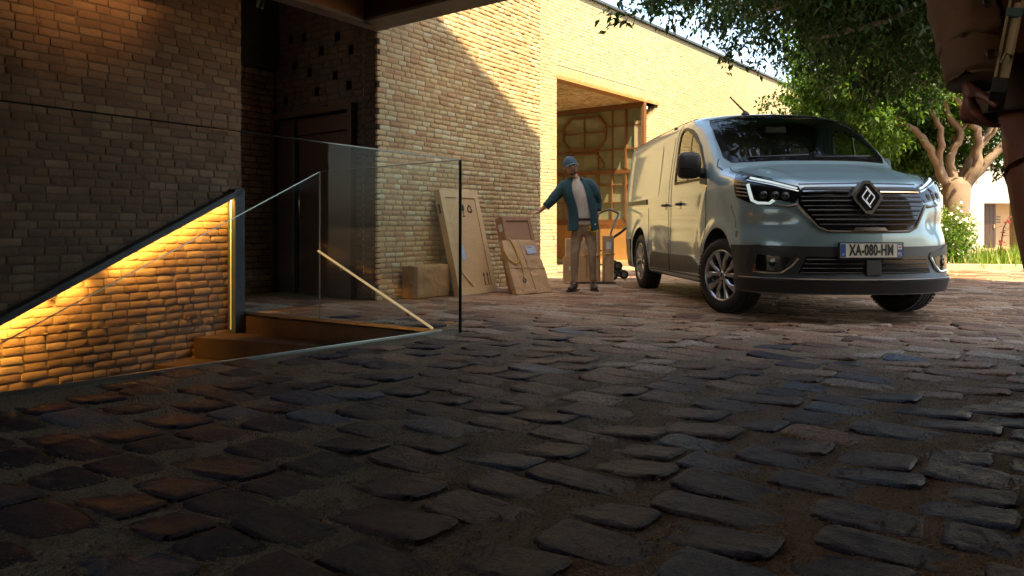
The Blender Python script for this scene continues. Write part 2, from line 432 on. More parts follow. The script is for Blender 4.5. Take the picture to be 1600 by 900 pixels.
# ================================================================== THE SETTING
C0 = Vector((-1.43, 8.85, 0))          # near corner of the middle wall
F0 = Vector((0.758, 14.07, 0))         # left jamb of the opening in the far wing
NR = Vector((-0.655, -0.756, 0)).normalized()   # faces square to D2, towards the eye
PW = Vector((-2.51, 7.72, 0))          # end of the left wall

# ---- stairwell outline on the ground
PIT = [Vector((-0.53, 6.26, 0)), Vector((-2.53, 7.70, 0)), Vector((-6.2, 1.75, 0)), Vector((-4.37, 1.38, 0))]
def in_pit(x, y, grow=0.0):
    ins = True; n = len(PIT)
    for i in range(n):
        a, b = PIT[i], PIT[(i + 1) % n]; e = (b - a).normalized()
        if e.x * (y - a.y) - e.y * (x - a.x) < -grow: ins = False
    return ins
PE = (PIT[0] - PIT[3]).normalized(); PN = Vector((PE.y, -PE.x, 0))   # near edge, outward normal
FE = (PIT[1] - PIT[0]).normalized(); FN = Vector((FE.y, -FE.x, 0))   # far edge, outward normal

# ---- ground sheet: fine grid near the eye, wide sheet beyond, stairwell left open
def ground():
    st = 0.05
    xs = np.arange(-7, 9.001, st); ys = np.arange(0.2, 13.001, st)
    nx, ny = len(xs), len(ys)
    V = []
    for y in ys:
        for x in xs:
            V.append((x, y, -0.0050 + 0.003 * noise.noise(Vector((x * 5, y * 5, 0))) + 0.003 * noise.noise(Vector((x * 17, y * 17, 3)))))
    F = []
    for j in range(ny - 1):
        for i in range(nx - 1):
            cx, cy = xs[i] + st / 2, ys[j] + st / 2
            if in_pit(cx, cy, 0.0): continue
            o = j * nx + i; F.append((o, o + 1, o + nx + 1, o + nx))
    # move the ragged rim of the opening on to its outline
    for i, v in enumerate(V):
        if in_pit(v[0], v[1], 0.06):
            p = Vector(v)
            dn = (p - PIT[0]).dot(PN); df = (p - PIT[0]).dot(FN)
            if -0.08 < dn <= 0.06 and df < 0.05: p -= PN * (dn - 0.0)
            elif -0.08 < df <= 0.06: p -= FN * df
            V[i] = tuple(p)
    x0, x1, y0, y1 = float(xs[0]), float(xs[-1]), float(ys[0]), float(ys[-1]); Z = -0.0050; G = 600.0
    k = len(V)
    V += [(-G, -G, Z), (G, -G, Z), (G, G, Z), (-G, G, Z), (x0, y0, Z), (x1, y0, Z), (x1, y1, Z), (x0, y1, Z)]
    F += [(k, k + 1, k + 5, k + 4), (k + 1, k + 2, k + 6, k + 5), (k + 2, k + 3, k + 7, k + 6), (k + 3, k, k + 4, k + 7)]
    g = link('ground', mesh_of('ground', V, F, M['grit'], None, True)); g['kind'] = 'structure'
    return g
GROUND = ground()

# ---- cobbles (setts) in rows across the yard
def setts():
    rnd = random.Random(11)
    hi = []
    for k in range(40):
        hi.append(block_variant(0.36, 0.185, 0.03, 21, 13, rnd, 0.0050, 0.034, 0.0080))
    lo = []
    for k in range(16):
        lo.append(block_variant(0.36, 0.185, 0.03, 11, 6, rnd, 0.004, 0.036, 0.008))
    hm = [mesh_of('paving_stone', v[0], v[1], M['sett'], None, True) for v in hi]
    hw = [mesh_of('paving_stone', v[0], v[1], M['sett_lit'], None, True) for v in hi]
    items = []
    A0 = Vector((0.6, 1.2, 0))
    a = -4.0
    D2n = Vector((-0.775, 0.632, 0)).normalized()
    Nn = UP
    row = 0
    while a < 40.0:
        wd = rnd.uniform(0.165, 0.225) * (1.0 if a < 12 else 1.25)
        b = -34.0 + rnd.uniform(0, 0.3)
        while b < 22.0:
            ln = rnd.choice((0.24, 0.30, 0.36, 0.42)) * rnd.uniform(0.9, 1.1) * (1.0 if a < 12 else 1.3)
            gap = rnd.uniform(0.014, 0.036) if a < 6 else rnd.uniform(0.012, 0.030)
            wob = 0.035 * noise.noise(Vector((a * 1.3, b * 0.9, 5))) 
            p = A0 + D1 * (a + wd / 2 + wob) + D2n * (b + ln / 2)
            b += ln + gap
            if p.y < 0.9 or p.y > 40 or abs(p.x) > 0.68 * p.y + 1.5: continue
            if in_pit(p.x, p.y, 0.0): continue
            # inside the buildings
            q = p - C0
            if q.dot(NW) < 0.02 and q.dot(D1) > -0.05: continue
            q = p - F0
            if q.dot(Vector((0.8118, -0.5839, 0))) < -0.5: continue
            if p.dot(NW) - PW.dot(NW) < 0.0 and p.y < 8.0: continue
            s = ln / 0.36
            near_edge = (p - PIT[0]).dot(PN) < 0.16 and (p - PIT[0]).dot(PE) < 0.15 and p.y < 7 and (p - PIT[0]).dot(FN) < 0.1
            if near_edge: s *= 0.75; p += PN * 0.06
            if in_pit(p.x, p.y, 0.11): continue
            p.z = rnd.uniform(-0.0015, 0.0035)
            tl = rnd.uniform(-0.05, 0.05)
            n = (UP + D1 * rnd.uniform(-0.009, 0.009) + D2n * rnd.uniform(-0.009, 0.009)).normalized()
            ax = (D2n + D1 * tl).normalized(); bx = (D1 - D2n * (tl * 0.5) ).normalized()
            if rnd.random() < 0.5: ax, bx = -ax, -bx
            m = frame(ax, n, bx, p, s, wd / 0.185)
            if (ax.cross(bx)).z > 0: pass
            items.append((px_area(p, ln, wd, UP), rnd.random(), m, p))
        a += wd + (rnd.uniform(0.014, 0.028) if a < 6 else rnd.uniform(0.010, 0.022)); row += 1
    items.sort(key=lambda t: -t[0])
    def lit_tone(p): return rnd.random() < (p.y - 3.6) / 4.0 + 0.22 * min(max(p.x, 0.0), 2.5)  # lit stone colour likelier with distance and towards the right
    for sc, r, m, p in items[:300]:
        o = link('paving_stone', (hw if lit_tone(p) else hm)[int(r * 40)], GROUND); o.matrix_basis = m
    g = {0: [], 1: [], 2: [], 3: []}
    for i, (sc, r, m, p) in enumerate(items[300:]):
        k = (0 if i < 800 else 2) + (1 if lit_tone(p) else 0); g[k].append((int(r * (40 if k < 2 else 16)), np.array(m), rnd.random()))
    merge_blocks('small_paving_stone', g[0], hi, M['sett'], GROUND); merge_blocks('small_paving_stone', g[1], hi, M['sett_lit'], GROUND)
    merge_blocks('distant_paving_stone', g[2], lo, M['sett'], GROUND); merge_blocks('distant_paving_stone', g[3], lo, M['sett_lit'], GROUND)
def joint_grit():
    """loose grit lying in the joints near the eye"""
    rg = np.random.RandomState(5); n = 42000
    y = 1.2 + 5.0 * rg.uniform(0, 1, n) ** 1.25; x = rg.uniform(-1, 1, n) * (.66 * y + .2)
    keep = np.array([not in_pit(a, b_, .03) for a, b_ in zip(x, y)]); x = x[keep]; y = y[keep]; n = len(x)
    r = rg.uniform(.0016, .0046, n) * (1 + .12 * y)
    base = np.array([[1, 0, 0], [0, 1, 0], [-1, 0, 0], [0, -1, 0], [0, 0, .8], [0, 0, -.8]], float)
    P = base[None] * r[:, None, None] * rg.uniform(.6, 1.3, (n, 6, 1)); a = rg.uniform(0, 6.28, n); c, s_ = np.cos(a)[:, None], np.sin(a)[:, None]
    Q = np.stack([P[..., 0] * c - P[..., 1] * s_, P[..., 0] * s_ + P[..., 1] * c, P[..., 2]], -1)
    Q += np.stack([x, y, rg.uniform(-.0050, .0000, n)], -1)[:, None]
    T = np.array([[0, 1, 4], [1, 2, 4], [2, 3, 4], [3, 0, 4]]); F = (np.arange(n)[:, None, None] * 6 + T[None]).reshape(-1, 3)
    me = bpy.data.meshes.new('grit'); V = Q.reshape(-1, 3)
    me.vertices.add(len(V)); me.vertices.foreach_set('co', V.astype(np.float32).ravel()); me.loops.add(F.size); me.loops.foreach_set('vertex_index', F.astype(np.int32).ravel())
    me.polygons.add(len(F)); me.polygons.foreach_set('loop_start', np.arange(0, F.size, 3, dtype=np.int32)); me.materials.append(M['grit']); me.update(calc_edges=True)
    at = me.attributes.new('rnd', 'FLOAT', 'FACE'); at.data.foreach_set('value', np.repeat(rg.uniform(0, 1, n), 4).astype(np.float32))
    o = link('grit', me, GROUND); o['kind'] = 'stuff'
joint_grit()
setts()

# ---- stairwell: far wall, steps, lining, metal rim
def stairwell():
    r = empty('stairwell', (-2.6, 7.2, -0.2), 0, 'brown stone stairwell with steps going down beside the glowing handrail, cut into the cobbled yard', 'stairs')
    b = B()
    # lining of the far side (under the landing edge) and of the near side
    a, c = PIT[0], PIT[1]
    b.box((a + c) / 2 + FN * 0.08 + Vector((0, 0, -0.93)), ((c - a).length / 2 + 0.1, 0.08, 0.90), (FE, FN, UP))
    b.box((PIT[0] + PIT[3]) / 2 + PN * 0.08 + Vector((0, 0, -0.93)), ((PIT[0] - PIT[3]).length / 2, 0.08, 0.90), (PE, PN, UP))
    b.box(Vector((-3.5, 4.0, -2.0)), (4.5, 4.5, 0.1))
    b.obj('lining', M['corten'], r)
    E1 = Vector((-2.80, 7.29, 0)); ed = Vector((1.22, -0.55, 0)).normalized(); back = Vector((-ed.y, ed.x, 0))
    if back.y < 0: back = -back
    run = Vector((-0.18, -0.37, 0))
    for i in range(7):
        z = -0.18 * (i + 1)
        p = E1 + run * i
        L = 1.34
        q = [p, p + ed * L, p + ed * L - run * 1.45, p - run * 1.45]
        if i == 0: q[2] = p + ed * L - run * 0.9; q[3] = p - run * 0.95
        bb = B(); bb.prism([(v.x, v.y) for v in q], (0, 0, z - 0.175), Vector((1, 0, 0)), Vector((0, 1, 0)), UP, 0.175)
        o = bb.obj('step', M['corten'], r)
    b = B()
    rim = 0.012
    b.bar(PIT[0] + Vector((0, 0, 0.0)), PIT[3], 0.014, 0.03, bev=0.002)
    b.bar(PIT[0] + FN * 0.0, PIT[1], 0.014, 0.026, bev=0.002)
    b.obj('metal_rim', M['steel_edge'], r)
stairwell()

# ---- glass balustrade round the stairwell
def glass_rail():
    r = empty('glass_balustrade', (-0.4, 6.22, 0), 0, 'frameless clear glass balustrade with a dark corner edge around the stairwell', 'balustrade')
    P = Vector((-0.385, 6.19, 0)); Q = PIT[3].lerp(PIT[0], 0.0) + PN * 0.0
    def pane(a, b, za0, zb0, za1, zb1, name='glass_pane'):
        d = (b - a).normalized(); n = Vector((d.y, -d.x, 0)) * 0.006
        V = [a - n, b - n, b - n, a - n, a + n, b + n, b + n, a + n]
        for i, z in enumerate((za0, zb0, zb1, za1, za0, zb0, zb1, za1)): V[i] = Vector((V[i].x, V[i].y, z))
        bb = B(); bb.add(V, [(0, 1, 2, 3), (7, 6, 5, 4), (0, 4, 5, 1), (1, 5, 6, 2), (2, 6, 7, 3), (3, 7, 4, 0)])
        bb.obj(name, M['glass'], r)
    def edge(a, b, t=0.008, mt='glass_edge', nm='glass_edge'):
        bb = B(); bb.bar(a, b, t, t, side=UP if abs((b - a).normalized().z) < 0.9 else Vector((1, 0, 0))); bb.obj(nm, M[mt], r)
    Zt = 1.285
    A = P.copy(); Bq = P + (PIT[3] - PIT[0])
    zl = 1.43
    pane(A + Vector((0,0,0)), Bq, 0.0, 0.0, Zt, zl)
    edge(Vector((A.x, A.y, Zt)), Vector((Bq.x, Bq.y, zl)), 0.007)
    C = Vector((-1.63, 7.05, 0))
    pane(A, C, 0.0, 0.0, Zt, 1.255)
    edge(Vector((A.x, A.y, Zt)), Vector((C.x, C.y, 1.255)), 0.006, 'steel_edge')
    edge(Vector((C.x, C.y, 0)), Vector((C.x, C.y, 1.255)), 0.009, 'steel_edge')
    # corner edge
    bb = B(); bb.box(Vector((A.x, A.y, Zt / 2)), (0.011, 0.011, Zt / 2)); bb.obj('corner_edge', M['glass_edge'], r)
    # pane that follows the stairs down
    k = 2.7
    Dn = C - D1 * k
    pane(C, Dn, -0.35, -1.55, 1.255, 0.055)
    edge(Vector((C.x, C.y, 1.255)), Vector((Dn.x, Dn.y, 0.055)), 0.007, 'steel_edge')
glass_rail()

def rail_reflection():  # glowing rod added to stand in for the handrail light reflected in the glass
    r = empty('reflected_handrail', (-1.0, 6.65, 0.3), 0, 'glowing rod added behind the glass in place of a reflected handrail light', 'handrail')
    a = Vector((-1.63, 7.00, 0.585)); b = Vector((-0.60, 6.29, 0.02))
    bb = B(); bb.tube([a, b], 0.0095, 10); bb.obj('glint_rod', M['rail_glint'], r, smooth=True)
    for t in (0.22, 0.8):
        bb = B(); p = a.lerp(b, t); bb.box(p + Vector((0.0, 0.02, -0.015)), (0.012, 0.02, 0.02), bev=0.003)
        bb.obj('bracket', M['brass'], r)
rail_reflection()

# ---- left wall, running down into the stairwell
def left_wall():
    r = empty('brick_wall', PW - D1 * 1.5 + Vector((0, 0, 0)), 0, 'dark red-brown rough brick wall behind the glowing stair handrail at the left', 'wall')
    L = 6.2
    O = PW - D1 * L + Vector((0, 0, -1.5))
    brick_field(r, O, D1, UP, NW, L, 1.5 + 3.3, M['brick_red'], M['mortar_red'], 3, nobj=300, rough=0.0040, edge=0.0026, joint=0.009, proud=0.0035, bh=0.056, bw=0.168, rot=0.016, vars_=30, md=0.008)
    # end face of the wall
    brick_field(r, PW + Vector((0, 0, -0.2)) - D1 * 0.006 + D2 * 0.014, D2, UP, D1, 0.30, 3.5, M['brick_red'], M['mortar_red'], 4, nobj=0, rough=0.006)
left_wall()

def wall_lamp_rail():
    r = empty('stair_handrail', PW - D1 * 1.0 + Vector((0, 0, 0.6)), 0, 'dark steel handrail with a yellow light strip, sloping down the left brick wall', 'handrail')
    def wp(k, z, out): return PW - D1 * k + Vector((0, 0, z)) + NW * out
    sl = (1.137 - 0.173) / 2.05
    def line(k): return 1.137 - sl * (k - 0.09)
    k0, k1 = 0.075, 4.2
    n = (wp(k1, line(k1), 0) - wp(k0, line(k0), 0)).normalized()
    # hood: a thin box channel following the slope, open below
    bb = B()
    a = wp(k0, line(k0), 0.0); c = wp(k1, line(k1), 0.0)
    dn = n.cross(NW).normalized()
    if dn.z > 0: dn = -dn
    bb.box((a + c) / 2 + NW * 0.05 + dn * 0.008, ((c - a).length / 2, 0.05, 0.008), (n, NW, dn), 0.002)
    bb.box((a + c) / 2 + NW * 0.095 + dn * 0.030, ((c - a).length / 2, 0.005, 0.022), (n, NW, dn), 0.002)
    bb.obj('hood', M['steel_dark'], r)
    bb = B(); bb.box((wp(0.10, 0, 0.048) + Vector((0, 0, 0.475))), (0.055, 0.052, 0.655), (D1, NW, UP), 0.004); bb.obj('post', M['steel_dark'], r)
    bb = B(); bb.box((a + c) / 2 + NW * 0.062 + dn * 0.022 + n * 0.12, ((c - a).length / 2 - 0.12, 0.012, 0.004), (n, NW, dn)); bb.obj('light_strip', M['led'], r)
    bb = B(); bb.box(wp(0.163, 0.455, 0.05), (0.003, 0.006, 0.60), (D1, NW, UP)); bb.obj('upright_light_strip', emit_mat('led_upright', (1.0, 0.6, 0.16), 0.045), r)
    for t in (0.42,):
        p = a.lerp(c, t); bb = B(); bb.box(p + NW * 0.02 + dn * 0.07, (0.03, 0.02, 0.012), (n, NW, dn), 0.003); bb.obj('bracket', M['brass'], r)
    # real light of the strip
    for i in range(3):
        L = bpy.data.lights.new('strip_light', 'AREA'); L.shape = 'RECTANGLE'; L.size = 1.25; L.size_y = 0.012; L.spread = math.radians(125); L.energy = 4.2; L.color = (1.0, 0.50, 0.09)
        o = bpy.data.objects.new('strip_light', L); col.objects.link(o)
        m = a.lerp(c, (i + 0.5) / 3) + NW * 0.082 + dn * 0.030
        aim = (dn * 1.0 - NW * 0.75).normalized()
        x = n; z = -aim; y = z.cross(x).normalized(); z = x.cross(y).normalized()
        o.matrix_basis = Matrix(((x.x, y.x, z.x, m.x), (x.y, y.y, z.y, m.y), (x.z, y.z, z.z, m.z), (0, 0, 0, 1)))
wall_lamp_rail()

# ---- recess with the dark door
def recess():
    K = C0 + D2 * 1.91                       # far corner of the recess
    r = empty('brick_wall', K, 0, 'shadowed red brick side wall of the door recess between the two big walls', 'wall')
    brick_field(r, K - D1 * 2.6 + NW * 0.0, D1, UP, NW, 2.6, 2.68, M['brick_red'], M['mortar_shade'], 8, nobj=160, rough=0.005, edge=0.007)
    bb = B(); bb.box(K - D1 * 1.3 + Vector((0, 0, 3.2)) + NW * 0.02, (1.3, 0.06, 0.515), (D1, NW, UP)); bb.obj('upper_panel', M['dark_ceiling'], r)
    # pierced brick panel over the door
    r = empty('pierced_brick_panel', C0 + D2 * 1.1 + Vector((0, 0, 2.6)), 0, 'brick panel in painted shade with small square holes above the door in the recess', 'wall')
    N2 = -D1
    holes = [(1.60, 3.0), (1.33, 2.98), (1.0, 2.78), (0.70, 2.9), (0.46, 2.72), (1.52, 2.68), (1.22, 2.56), (0.74, 2.47), (0.5, 2.33), (1.08, 2.32), (1.40, 2.04), (0.92, 2.1), (1.7, 2.28)]
    cuts = [(1.91 - s - 0.045, 1.91 - s + 0.045, z - 2.35 + 0.17, z - 2.35 + 0.27) for s, z in holes]
    O = C0 + D2 * 1.91 + Vector((0, 0, 2.35 - 0.20)) 
    brick_field(r, O, -D2, UP, NR, 1.54, 1.5, M['brick_shade'], M['mortar_shade'], 9, cuts=cuts, nobj=150, rough=0.004)
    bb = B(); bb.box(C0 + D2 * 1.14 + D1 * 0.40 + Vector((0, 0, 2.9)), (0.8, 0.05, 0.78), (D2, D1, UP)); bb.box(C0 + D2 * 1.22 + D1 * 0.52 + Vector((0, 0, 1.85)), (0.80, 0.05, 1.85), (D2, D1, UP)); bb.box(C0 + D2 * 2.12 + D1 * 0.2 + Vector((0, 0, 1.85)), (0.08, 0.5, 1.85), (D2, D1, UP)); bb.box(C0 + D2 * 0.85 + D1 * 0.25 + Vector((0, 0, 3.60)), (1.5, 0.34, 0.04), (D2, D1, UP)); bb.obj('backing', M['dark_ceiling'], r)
    # door set
    r = empty('recessed_door', C0 + D2 * 1.1, 0, 'dark brown timber door with a sidelight and vertical pull handle deep in the brick recess', 'door')
    def q(s, z, out=0.0): return C0 + D2 * s + N2 * out + Vector((0, 0, z))
    bb = B()
    bb.box((q(1.88, 1.07, 0.03)), (0.035, 0.05, 1.07), (D2, N2, UP), 0.004)
    bb.box((q(0.40, 1.07, 0.03)), (0.035, 0.05, 1.07), (D2, N2, UP), 0.004)
    bb.box((q(1.14, 2.105, 0.03)), (0.77, 0.05, 0.035), (D2, N2, UP), 0.004)
    bb.obj('door_frame', M['wood_dark'], r)
    bb = B(); bb.box(q(1.66, 1.03, 0.0), (0.165, 0.02, 1.02), (D2, N2, UP), 0.003); bb.obj('side_panel', M['wood_dark'], r)
    bb = B(); bb.box(q(1.465, 1.03, 0.02), (0.02, 0.035, 1.02), (D2, N2, UP), 0.003); bb.obj('mullion', M['steel_dark'], r)
    bb = B(); bb.box(q(0.94, 0.93, -0.03), (0.49, 0.022, 0.92), (D2, N2, UP), 0.003); d = bb.obj('door_leaf', M['wood_dark'], r)
    bb = B(); bb.box(q(0.94, 1.95, -0.0), (0.49, 0.03, 0.09), (D2, N2, UP), 0.003); bb.obj('transom_panel', M['wood_dark'], r)
    bb = B(); bb.tube([q(1.35, 0.85, 0.05), q(1.35, 1.25, 0.05)], 0.011, 10); bb.tube([q(1.35, 0.9, -0.01), q(1.35, 0.9, 0.05)], 0.007, 8); bb.tube([q(1.35, 1.2, -0.01), q(1.35, 1.2, 0.05)], 0.007, 8)
    bb.obj('pull_handle', M['brass'], d, smooth=True)
recess()

# ---- middle wall with its end face
def middle_wall():
    r = empty('brick_wall', C0 + D1 * 1.7, 0, 'tall tan brick wall behind the leaning crates, cut by a diagonal line of sunlight', 'wall')
    brick_field(r, C0, D1, UP, NW, 3.51, 5.1, M['brick_tan'], M['mortar_tan'], 5, nobj=300, rough=0.0045, edge=0.0035, joint=0.009, proud=0.004, bh=0.048, bw=0.155, rot=0.014, vars_=30, md=0.007, m0=0.05)
    brick_field(r, C0 + D2 * 0.375, -D2, UP, NR, 0.358, 3.4, M['brick_shade'], M['mortar_shade'], 6, nobj=60, rough=0.004, mt=0.02)
    bb = B()
    bb.box(C0 + D1 * 1.84 - NW * 0.30 + Vector((0, 0, 2.55)), (1.62, 0.155, 2.55), (D1, NW, UP))
    bb.obj('wall_core', M['mortar_tan'], r)
    brick_field(r, C0 + D1 * 3.515 + D2 * 0.014, D2, UP, D1, 0.42, 5.1, M['brick_tan'], M['mortar_tan'], 16, nobj=0)
middle_wall()

# ---- far wing with the big opening
OPW = 3.29; OPH = 3.30
DF = Vector((0.5839, 0.8118, 0)).normalized(); NF = Vector((0.8118, -0.5839, 0)).normalized()
def far_wing():
    r = empty('brick_wing', F0 + DF * 2, 0, 'sunlit pale yellow brick wing with a wide opening, behind the van', 'building')
    S = -3.2; L = 20.0
    steps = [(OPW, OPW + 0.02 + 0.075 * (4 - i), OPH - 0.075 * (4 - i) - 0.0, OPH) for i in range(0)]
    cuts = [(-S, -S + OPW, -0.1, OPH + 0.235)] + [(-S + OPW - 0.01, -S + OPW + 0.12 * (5 - i), OPH - 0.073 * (i + 1), OPH - 0.073 * i) for i in range(5)]
    brick_field(r, F0 + DF * S, DF, UP, NF, L, 4.87, M['brick_buff'], M['mortar_buff'], 12, cuts=cuts, nobj=240, rough=0.0014, edge=0.003, joint=0.008, proud=0.0012, md=0.0038, bw=0.16, bh=0.048, grid=(4, 4))
    # soldier course over the opening
    rnd = random.Random(5)
    vs, ms = make_variants(8, 0.215, 0.062, 0.03, 6, 4, rnd, 0.002, 0.008, 0.005, M['brick_buff'], 'brick')
    a = -0.0; items = []
    while a < OPW + 0.62:
        p = F0 + DF * (a + 0.031) + UP * (OPH + 0.1125)
        m = frame(UP, NF, -DF, p)
        if a < 4.2 and len(items) < 58:
            o = link('lintel_brick', ms[rnd.randrange(8)], r); o.matrix_basis = m
        items.append(1)
        a += 0.071
    # mortar behind the soldier course, core of the wall, soffits
    bb = B()
    bb.box(F0 + DF * (OPW / 2) + UP * (OPH + 0.12) - NF * 0.135, (OPW / 2, 0.123, 0.118), (DF, NF, UP))
    bb.obj('lintel_mortar', M['mortar_buff'], r)
    bb = B()
    bb.box(F0 + DF * (S + (-S) / 2) - NF * 0.29 + UP * 2.43, (-S / 2, 0.04, 2.43), (DF, NF, UP))
    bb.obj('wall_core', M['mortar_buff'], r)
    bb = B(); bb.box(F0 + DF * (S + L / 2) + UP * 4.90 - NF * 0.14, (L / 2, 0.19, 0.025), (DF, NF, UP), 0.005); bb.obj('coping', M['steel_dark'], r)
    # ceiling of the porch: bricks on edge
    brick_field(r, F0 + UP * (OPH - 0.0) - NF * 0.235 + DF * 0.0, DF, -NF, -UP, OPW + 0.6, 2.7, M['brick_tan'], M['mortar_tan'], 21, nobj=0, rough=0.003)
    bb = B(); bb.box(F0 + DF * (OPW / 2 + 0.3) - NF * 0.118 + UP * (OPH + 0.04), (OPW / 2 + 0.32, 0.117, 0.04), (DF, NF, UP)); bb.obj('lintel_underside', M['wood_gold'], r)
    bb = B(); bb.box(F0 - DF * 0.15 - NF * 1.6 + UP * 1.7, (0.14, 1.34, 1.7), (DF, NF, UP)); bb.obj('porch_side_wall', M['mortar_buff'], r)
    bb = B(); bb.box(F0 + DF * (OPW / 2) - NF * 3.2 + UP * 2.5, (OPW, 0.1, 2.5), (DF, NF, UP)); bb.obj('rear_wall', M['mortar_tan'], r)
    # timber window wall closing the porch
    s = empty('timber_window_wall', F0 + DF * OPW, 0, 'golden timber screen of small panes with octagon tracery inside the far opening, lower panels coloured as sunlit', 'window')
    Cn = F0 + DF * OPW; Nn = -DF
    def q(a, z, out=0.0): return Cn + D2 * a + Nn * out + Vector((0, 0, z))
    def mem(a0, z0, a1, z1, wd, th, nm='glazing_bar', off=0.0):
        wd *= .68; bb = B(); bb.bar(q(a0, z0, off), q(a1, z1, off), wd, th, side=Nn); bb.obj(nm, M['wood_shaded'], s)
    # bar(): width across the slope of the wall plane, th along the normal
    top = 3.25; W = 2.95
    mem(0.03, 0.0, 0.03, top, 0.09, 0.10, 'frame_post')
    mem(0.0, top, W, top, 0.14, 0.10, 'head_rail')
    mem(0.075, 1.92, W, 1.92, 0.12, 0.06, 'mid_rail')
    mem(0.075, 0.88, W, 0.88, 0.17, 0.05, 'bottom_rail')
    mem(0.445, 0.93, 0.445, 1.86, 0.06, 0.075, 'post'); mem(0.445, 1.98, 0.445, 3.18, 0.06, 0.075, 'post')
    mem(1.14, 0.93, 1.14, 1.86, 0.075, 0.075, 'post')
    mem(2.04, 0.93, 2.04, 1.86, 0.06, 0.075, 'post')
    for a in (0.79, 1.5, 2.45): mem(a, 0.93, a, 1.86, 0.035, 0.05)
    for z in (1.65, 1.29): mem(0.08, z, W, z, 0.03, 0.048)
    mem(0.787, 1.98, 0.787, 3.18, 0.035, 0.05); mem(1.14, 1.98, 1.14, 2.35, 0.035, 0.05)
    mem(2.45, 1.98, 2.45, 3.18, 0.035, 0.05)
    mem(0.08, 2.86, 0.94, 2.86, 0.035, 0.048); mem(2.05, 2.86, W, 2.86, 0.035, 0.048); mem(0.08, 2.38, W, 2.38, 0.045, 0.05)
    oc = [(0.953, 2.62), (1.13, 2.42), (1.87, 2.42), (2.05, 2.62), (2.05, 2.92), (1.87, 3.10), (1.13, 3.10), (0.953, 2.92)]
    for i in range(8):
        p0, p1 = oc[i], oc[(i + 1) % 8]; mem(p0[0], p0[1], p1[0], p1[1], 0.055, 0.07, 'octagon_bar', 0.01)
    mem(1.5, 2.42, 1.5, 3.10, 0.035, 0.05); mem(0.96, 2.77, 2.04, 2.77, 0.035, 0.046)
    oc2 = [(1.0, 2.0), (1.0, 2.10), (1.18, 2.32), (1.85, 2.32), (2.03, 2.10), (2.03, 2.0)]
    for i in range(5):
        p0, p1 = oc2[i], oc2[i + 1]; mem(p0[0], p0[1], p1[0], p1[1], 0.05, 0.07, 'octagon_bar', 0.01)
    # panes
    gm = mat('milky_glass', (0.46, 0.45, 0.30), 0.15); nt, p = nodes(gm)
    c = ramp(nt, noise_n(nt, geo_pos(nt), 3.0, 5), [(0.3, (0.17, 0.19, 0.11)), (0.7, (0.29, 0.29, 0.18))]); nt.links.new(c, p.inputs['Base Color'])
    xs = [0.075, 0.445, 0.79, 1.14, 1.5, 2.04, 2.45, W]; zs = [0.93, 1.29, 1.65, 1.92, 2.38, 2.86, 3.2]
    me = None
    for i in range(len(xs) - 1):
        for j in range(len(zs) - 1):
            bb = B(); bb.box(q((xs[i] + xs[i + 1]) / 2, (zs[j] + zs[j + 1]) / 2, -0.012), ((xs[i + 1] - xs[i]) / 2 - 0.001, 0.004, (zs[j + 1] - zs[j]) / 2 - 0.001), (D2, Nn, UP))
            bb.obj('pane', gm, s)
    for a0, a1 in ((0.075, 1.14), (1.14, 2.04), (2.04, W)):
        bb = B(); bb.box(q((a0 + a1) / 2, 0.46, -0.01), ((a1 - a0) / 2 - 0.004, 0.02, 0.37), (D2, Nn, UP), 0.004); bb.obj('lower_panel', M['wood_gold'], s)  # golden colour stands in for sunlight on the lower panels
    bb = B(); bb.box(q(W / 2, top / 2, -0.05), (W / 2, 0.01, top / 2), (D2, Nn, UP)); bb.obj('backing', M['dark_ceiling'], s)
    bb = B(); bb.box(q(W / 2, 0.045, 0.03), (W / 2, 0.09, 0.045), (D2, Nn, UP), 0.006); bb.obj('sill', M['plaster_sand'], s)
far_wing()

# ---- canopy over the eye: beams, ceiling, lamps
def canopy():
    r = empty('canopy', (-1.0, 5.0, 3.0), 0, 'low timber-clad canopy with deep beams and a dark ceiling over the stairwell corner', 'roof')
    Z0 = 2.86
    def beam(a, c, wd, z0, z1, m, nm, side):
        bb = B(); d = (c - a).normalized(); n = Vector((d.y, -d.x, 0)) * side
        m0 = (a + c) / 2 + n * wd / 2 + Vector((0, 0, (z0 + z1) / 2))
        bb.box(m0, ((c - a).length / 2, wd / 2, (z1 - z0) / 2), (d, n, UP), 0.004); bb.obj(nm, m, r)
    # outer faces meet the corner of the middle wall
    ck = C0 - D1 * 0.02
    # beam along the recess
    beam(ck + Vector((0,0,0)) - D2 * 0.0, ck - D1 * 7.5, 0.17, Z0 + 0.03, 3.72, M['wood_beam'], 'long_beam', 1 if (Vector(((-D1).y, -(-D1).x, 0))).dot(NW) > 0 else -1)
    beam(ck - D1 * 0.0, ck - D1 * 7.5, 0.18, Z0, Z0 + 0.028, M['plaster_grey'], 'long_beam_soffit', 1 if (Vector(((-D1).y, -(-D1).x, 0))).dot(NW) > 0 else -1)
    # beam across the yard
    d = -D2
    n = Vector((d.y, -d.x, 0)); sd = 1 if n.dot(-D1) > 0 else -1
    o = ck + d * 0.185
    beam(o, o + d * 9.0, 0.35, Z0 + 0.03, 3.72, M['wood_dark'], 'cross_beam', sd)
    beam(o, o + d * 9.0, 0.352, Z0, Z0 + 0.028, M['plaster_grey'], 'cross_beam_soffit', sd)
    # ceiling between the beams, out over the eye
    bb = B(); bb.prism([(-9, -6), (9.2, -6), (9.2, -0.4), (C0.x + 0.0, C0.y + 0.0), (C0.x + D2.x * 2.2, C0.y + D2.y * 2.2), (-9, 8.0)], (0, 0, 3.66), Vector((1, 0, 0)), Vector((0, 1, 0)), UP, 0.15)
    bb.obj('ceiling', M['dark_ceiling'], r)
    return r
canopy()

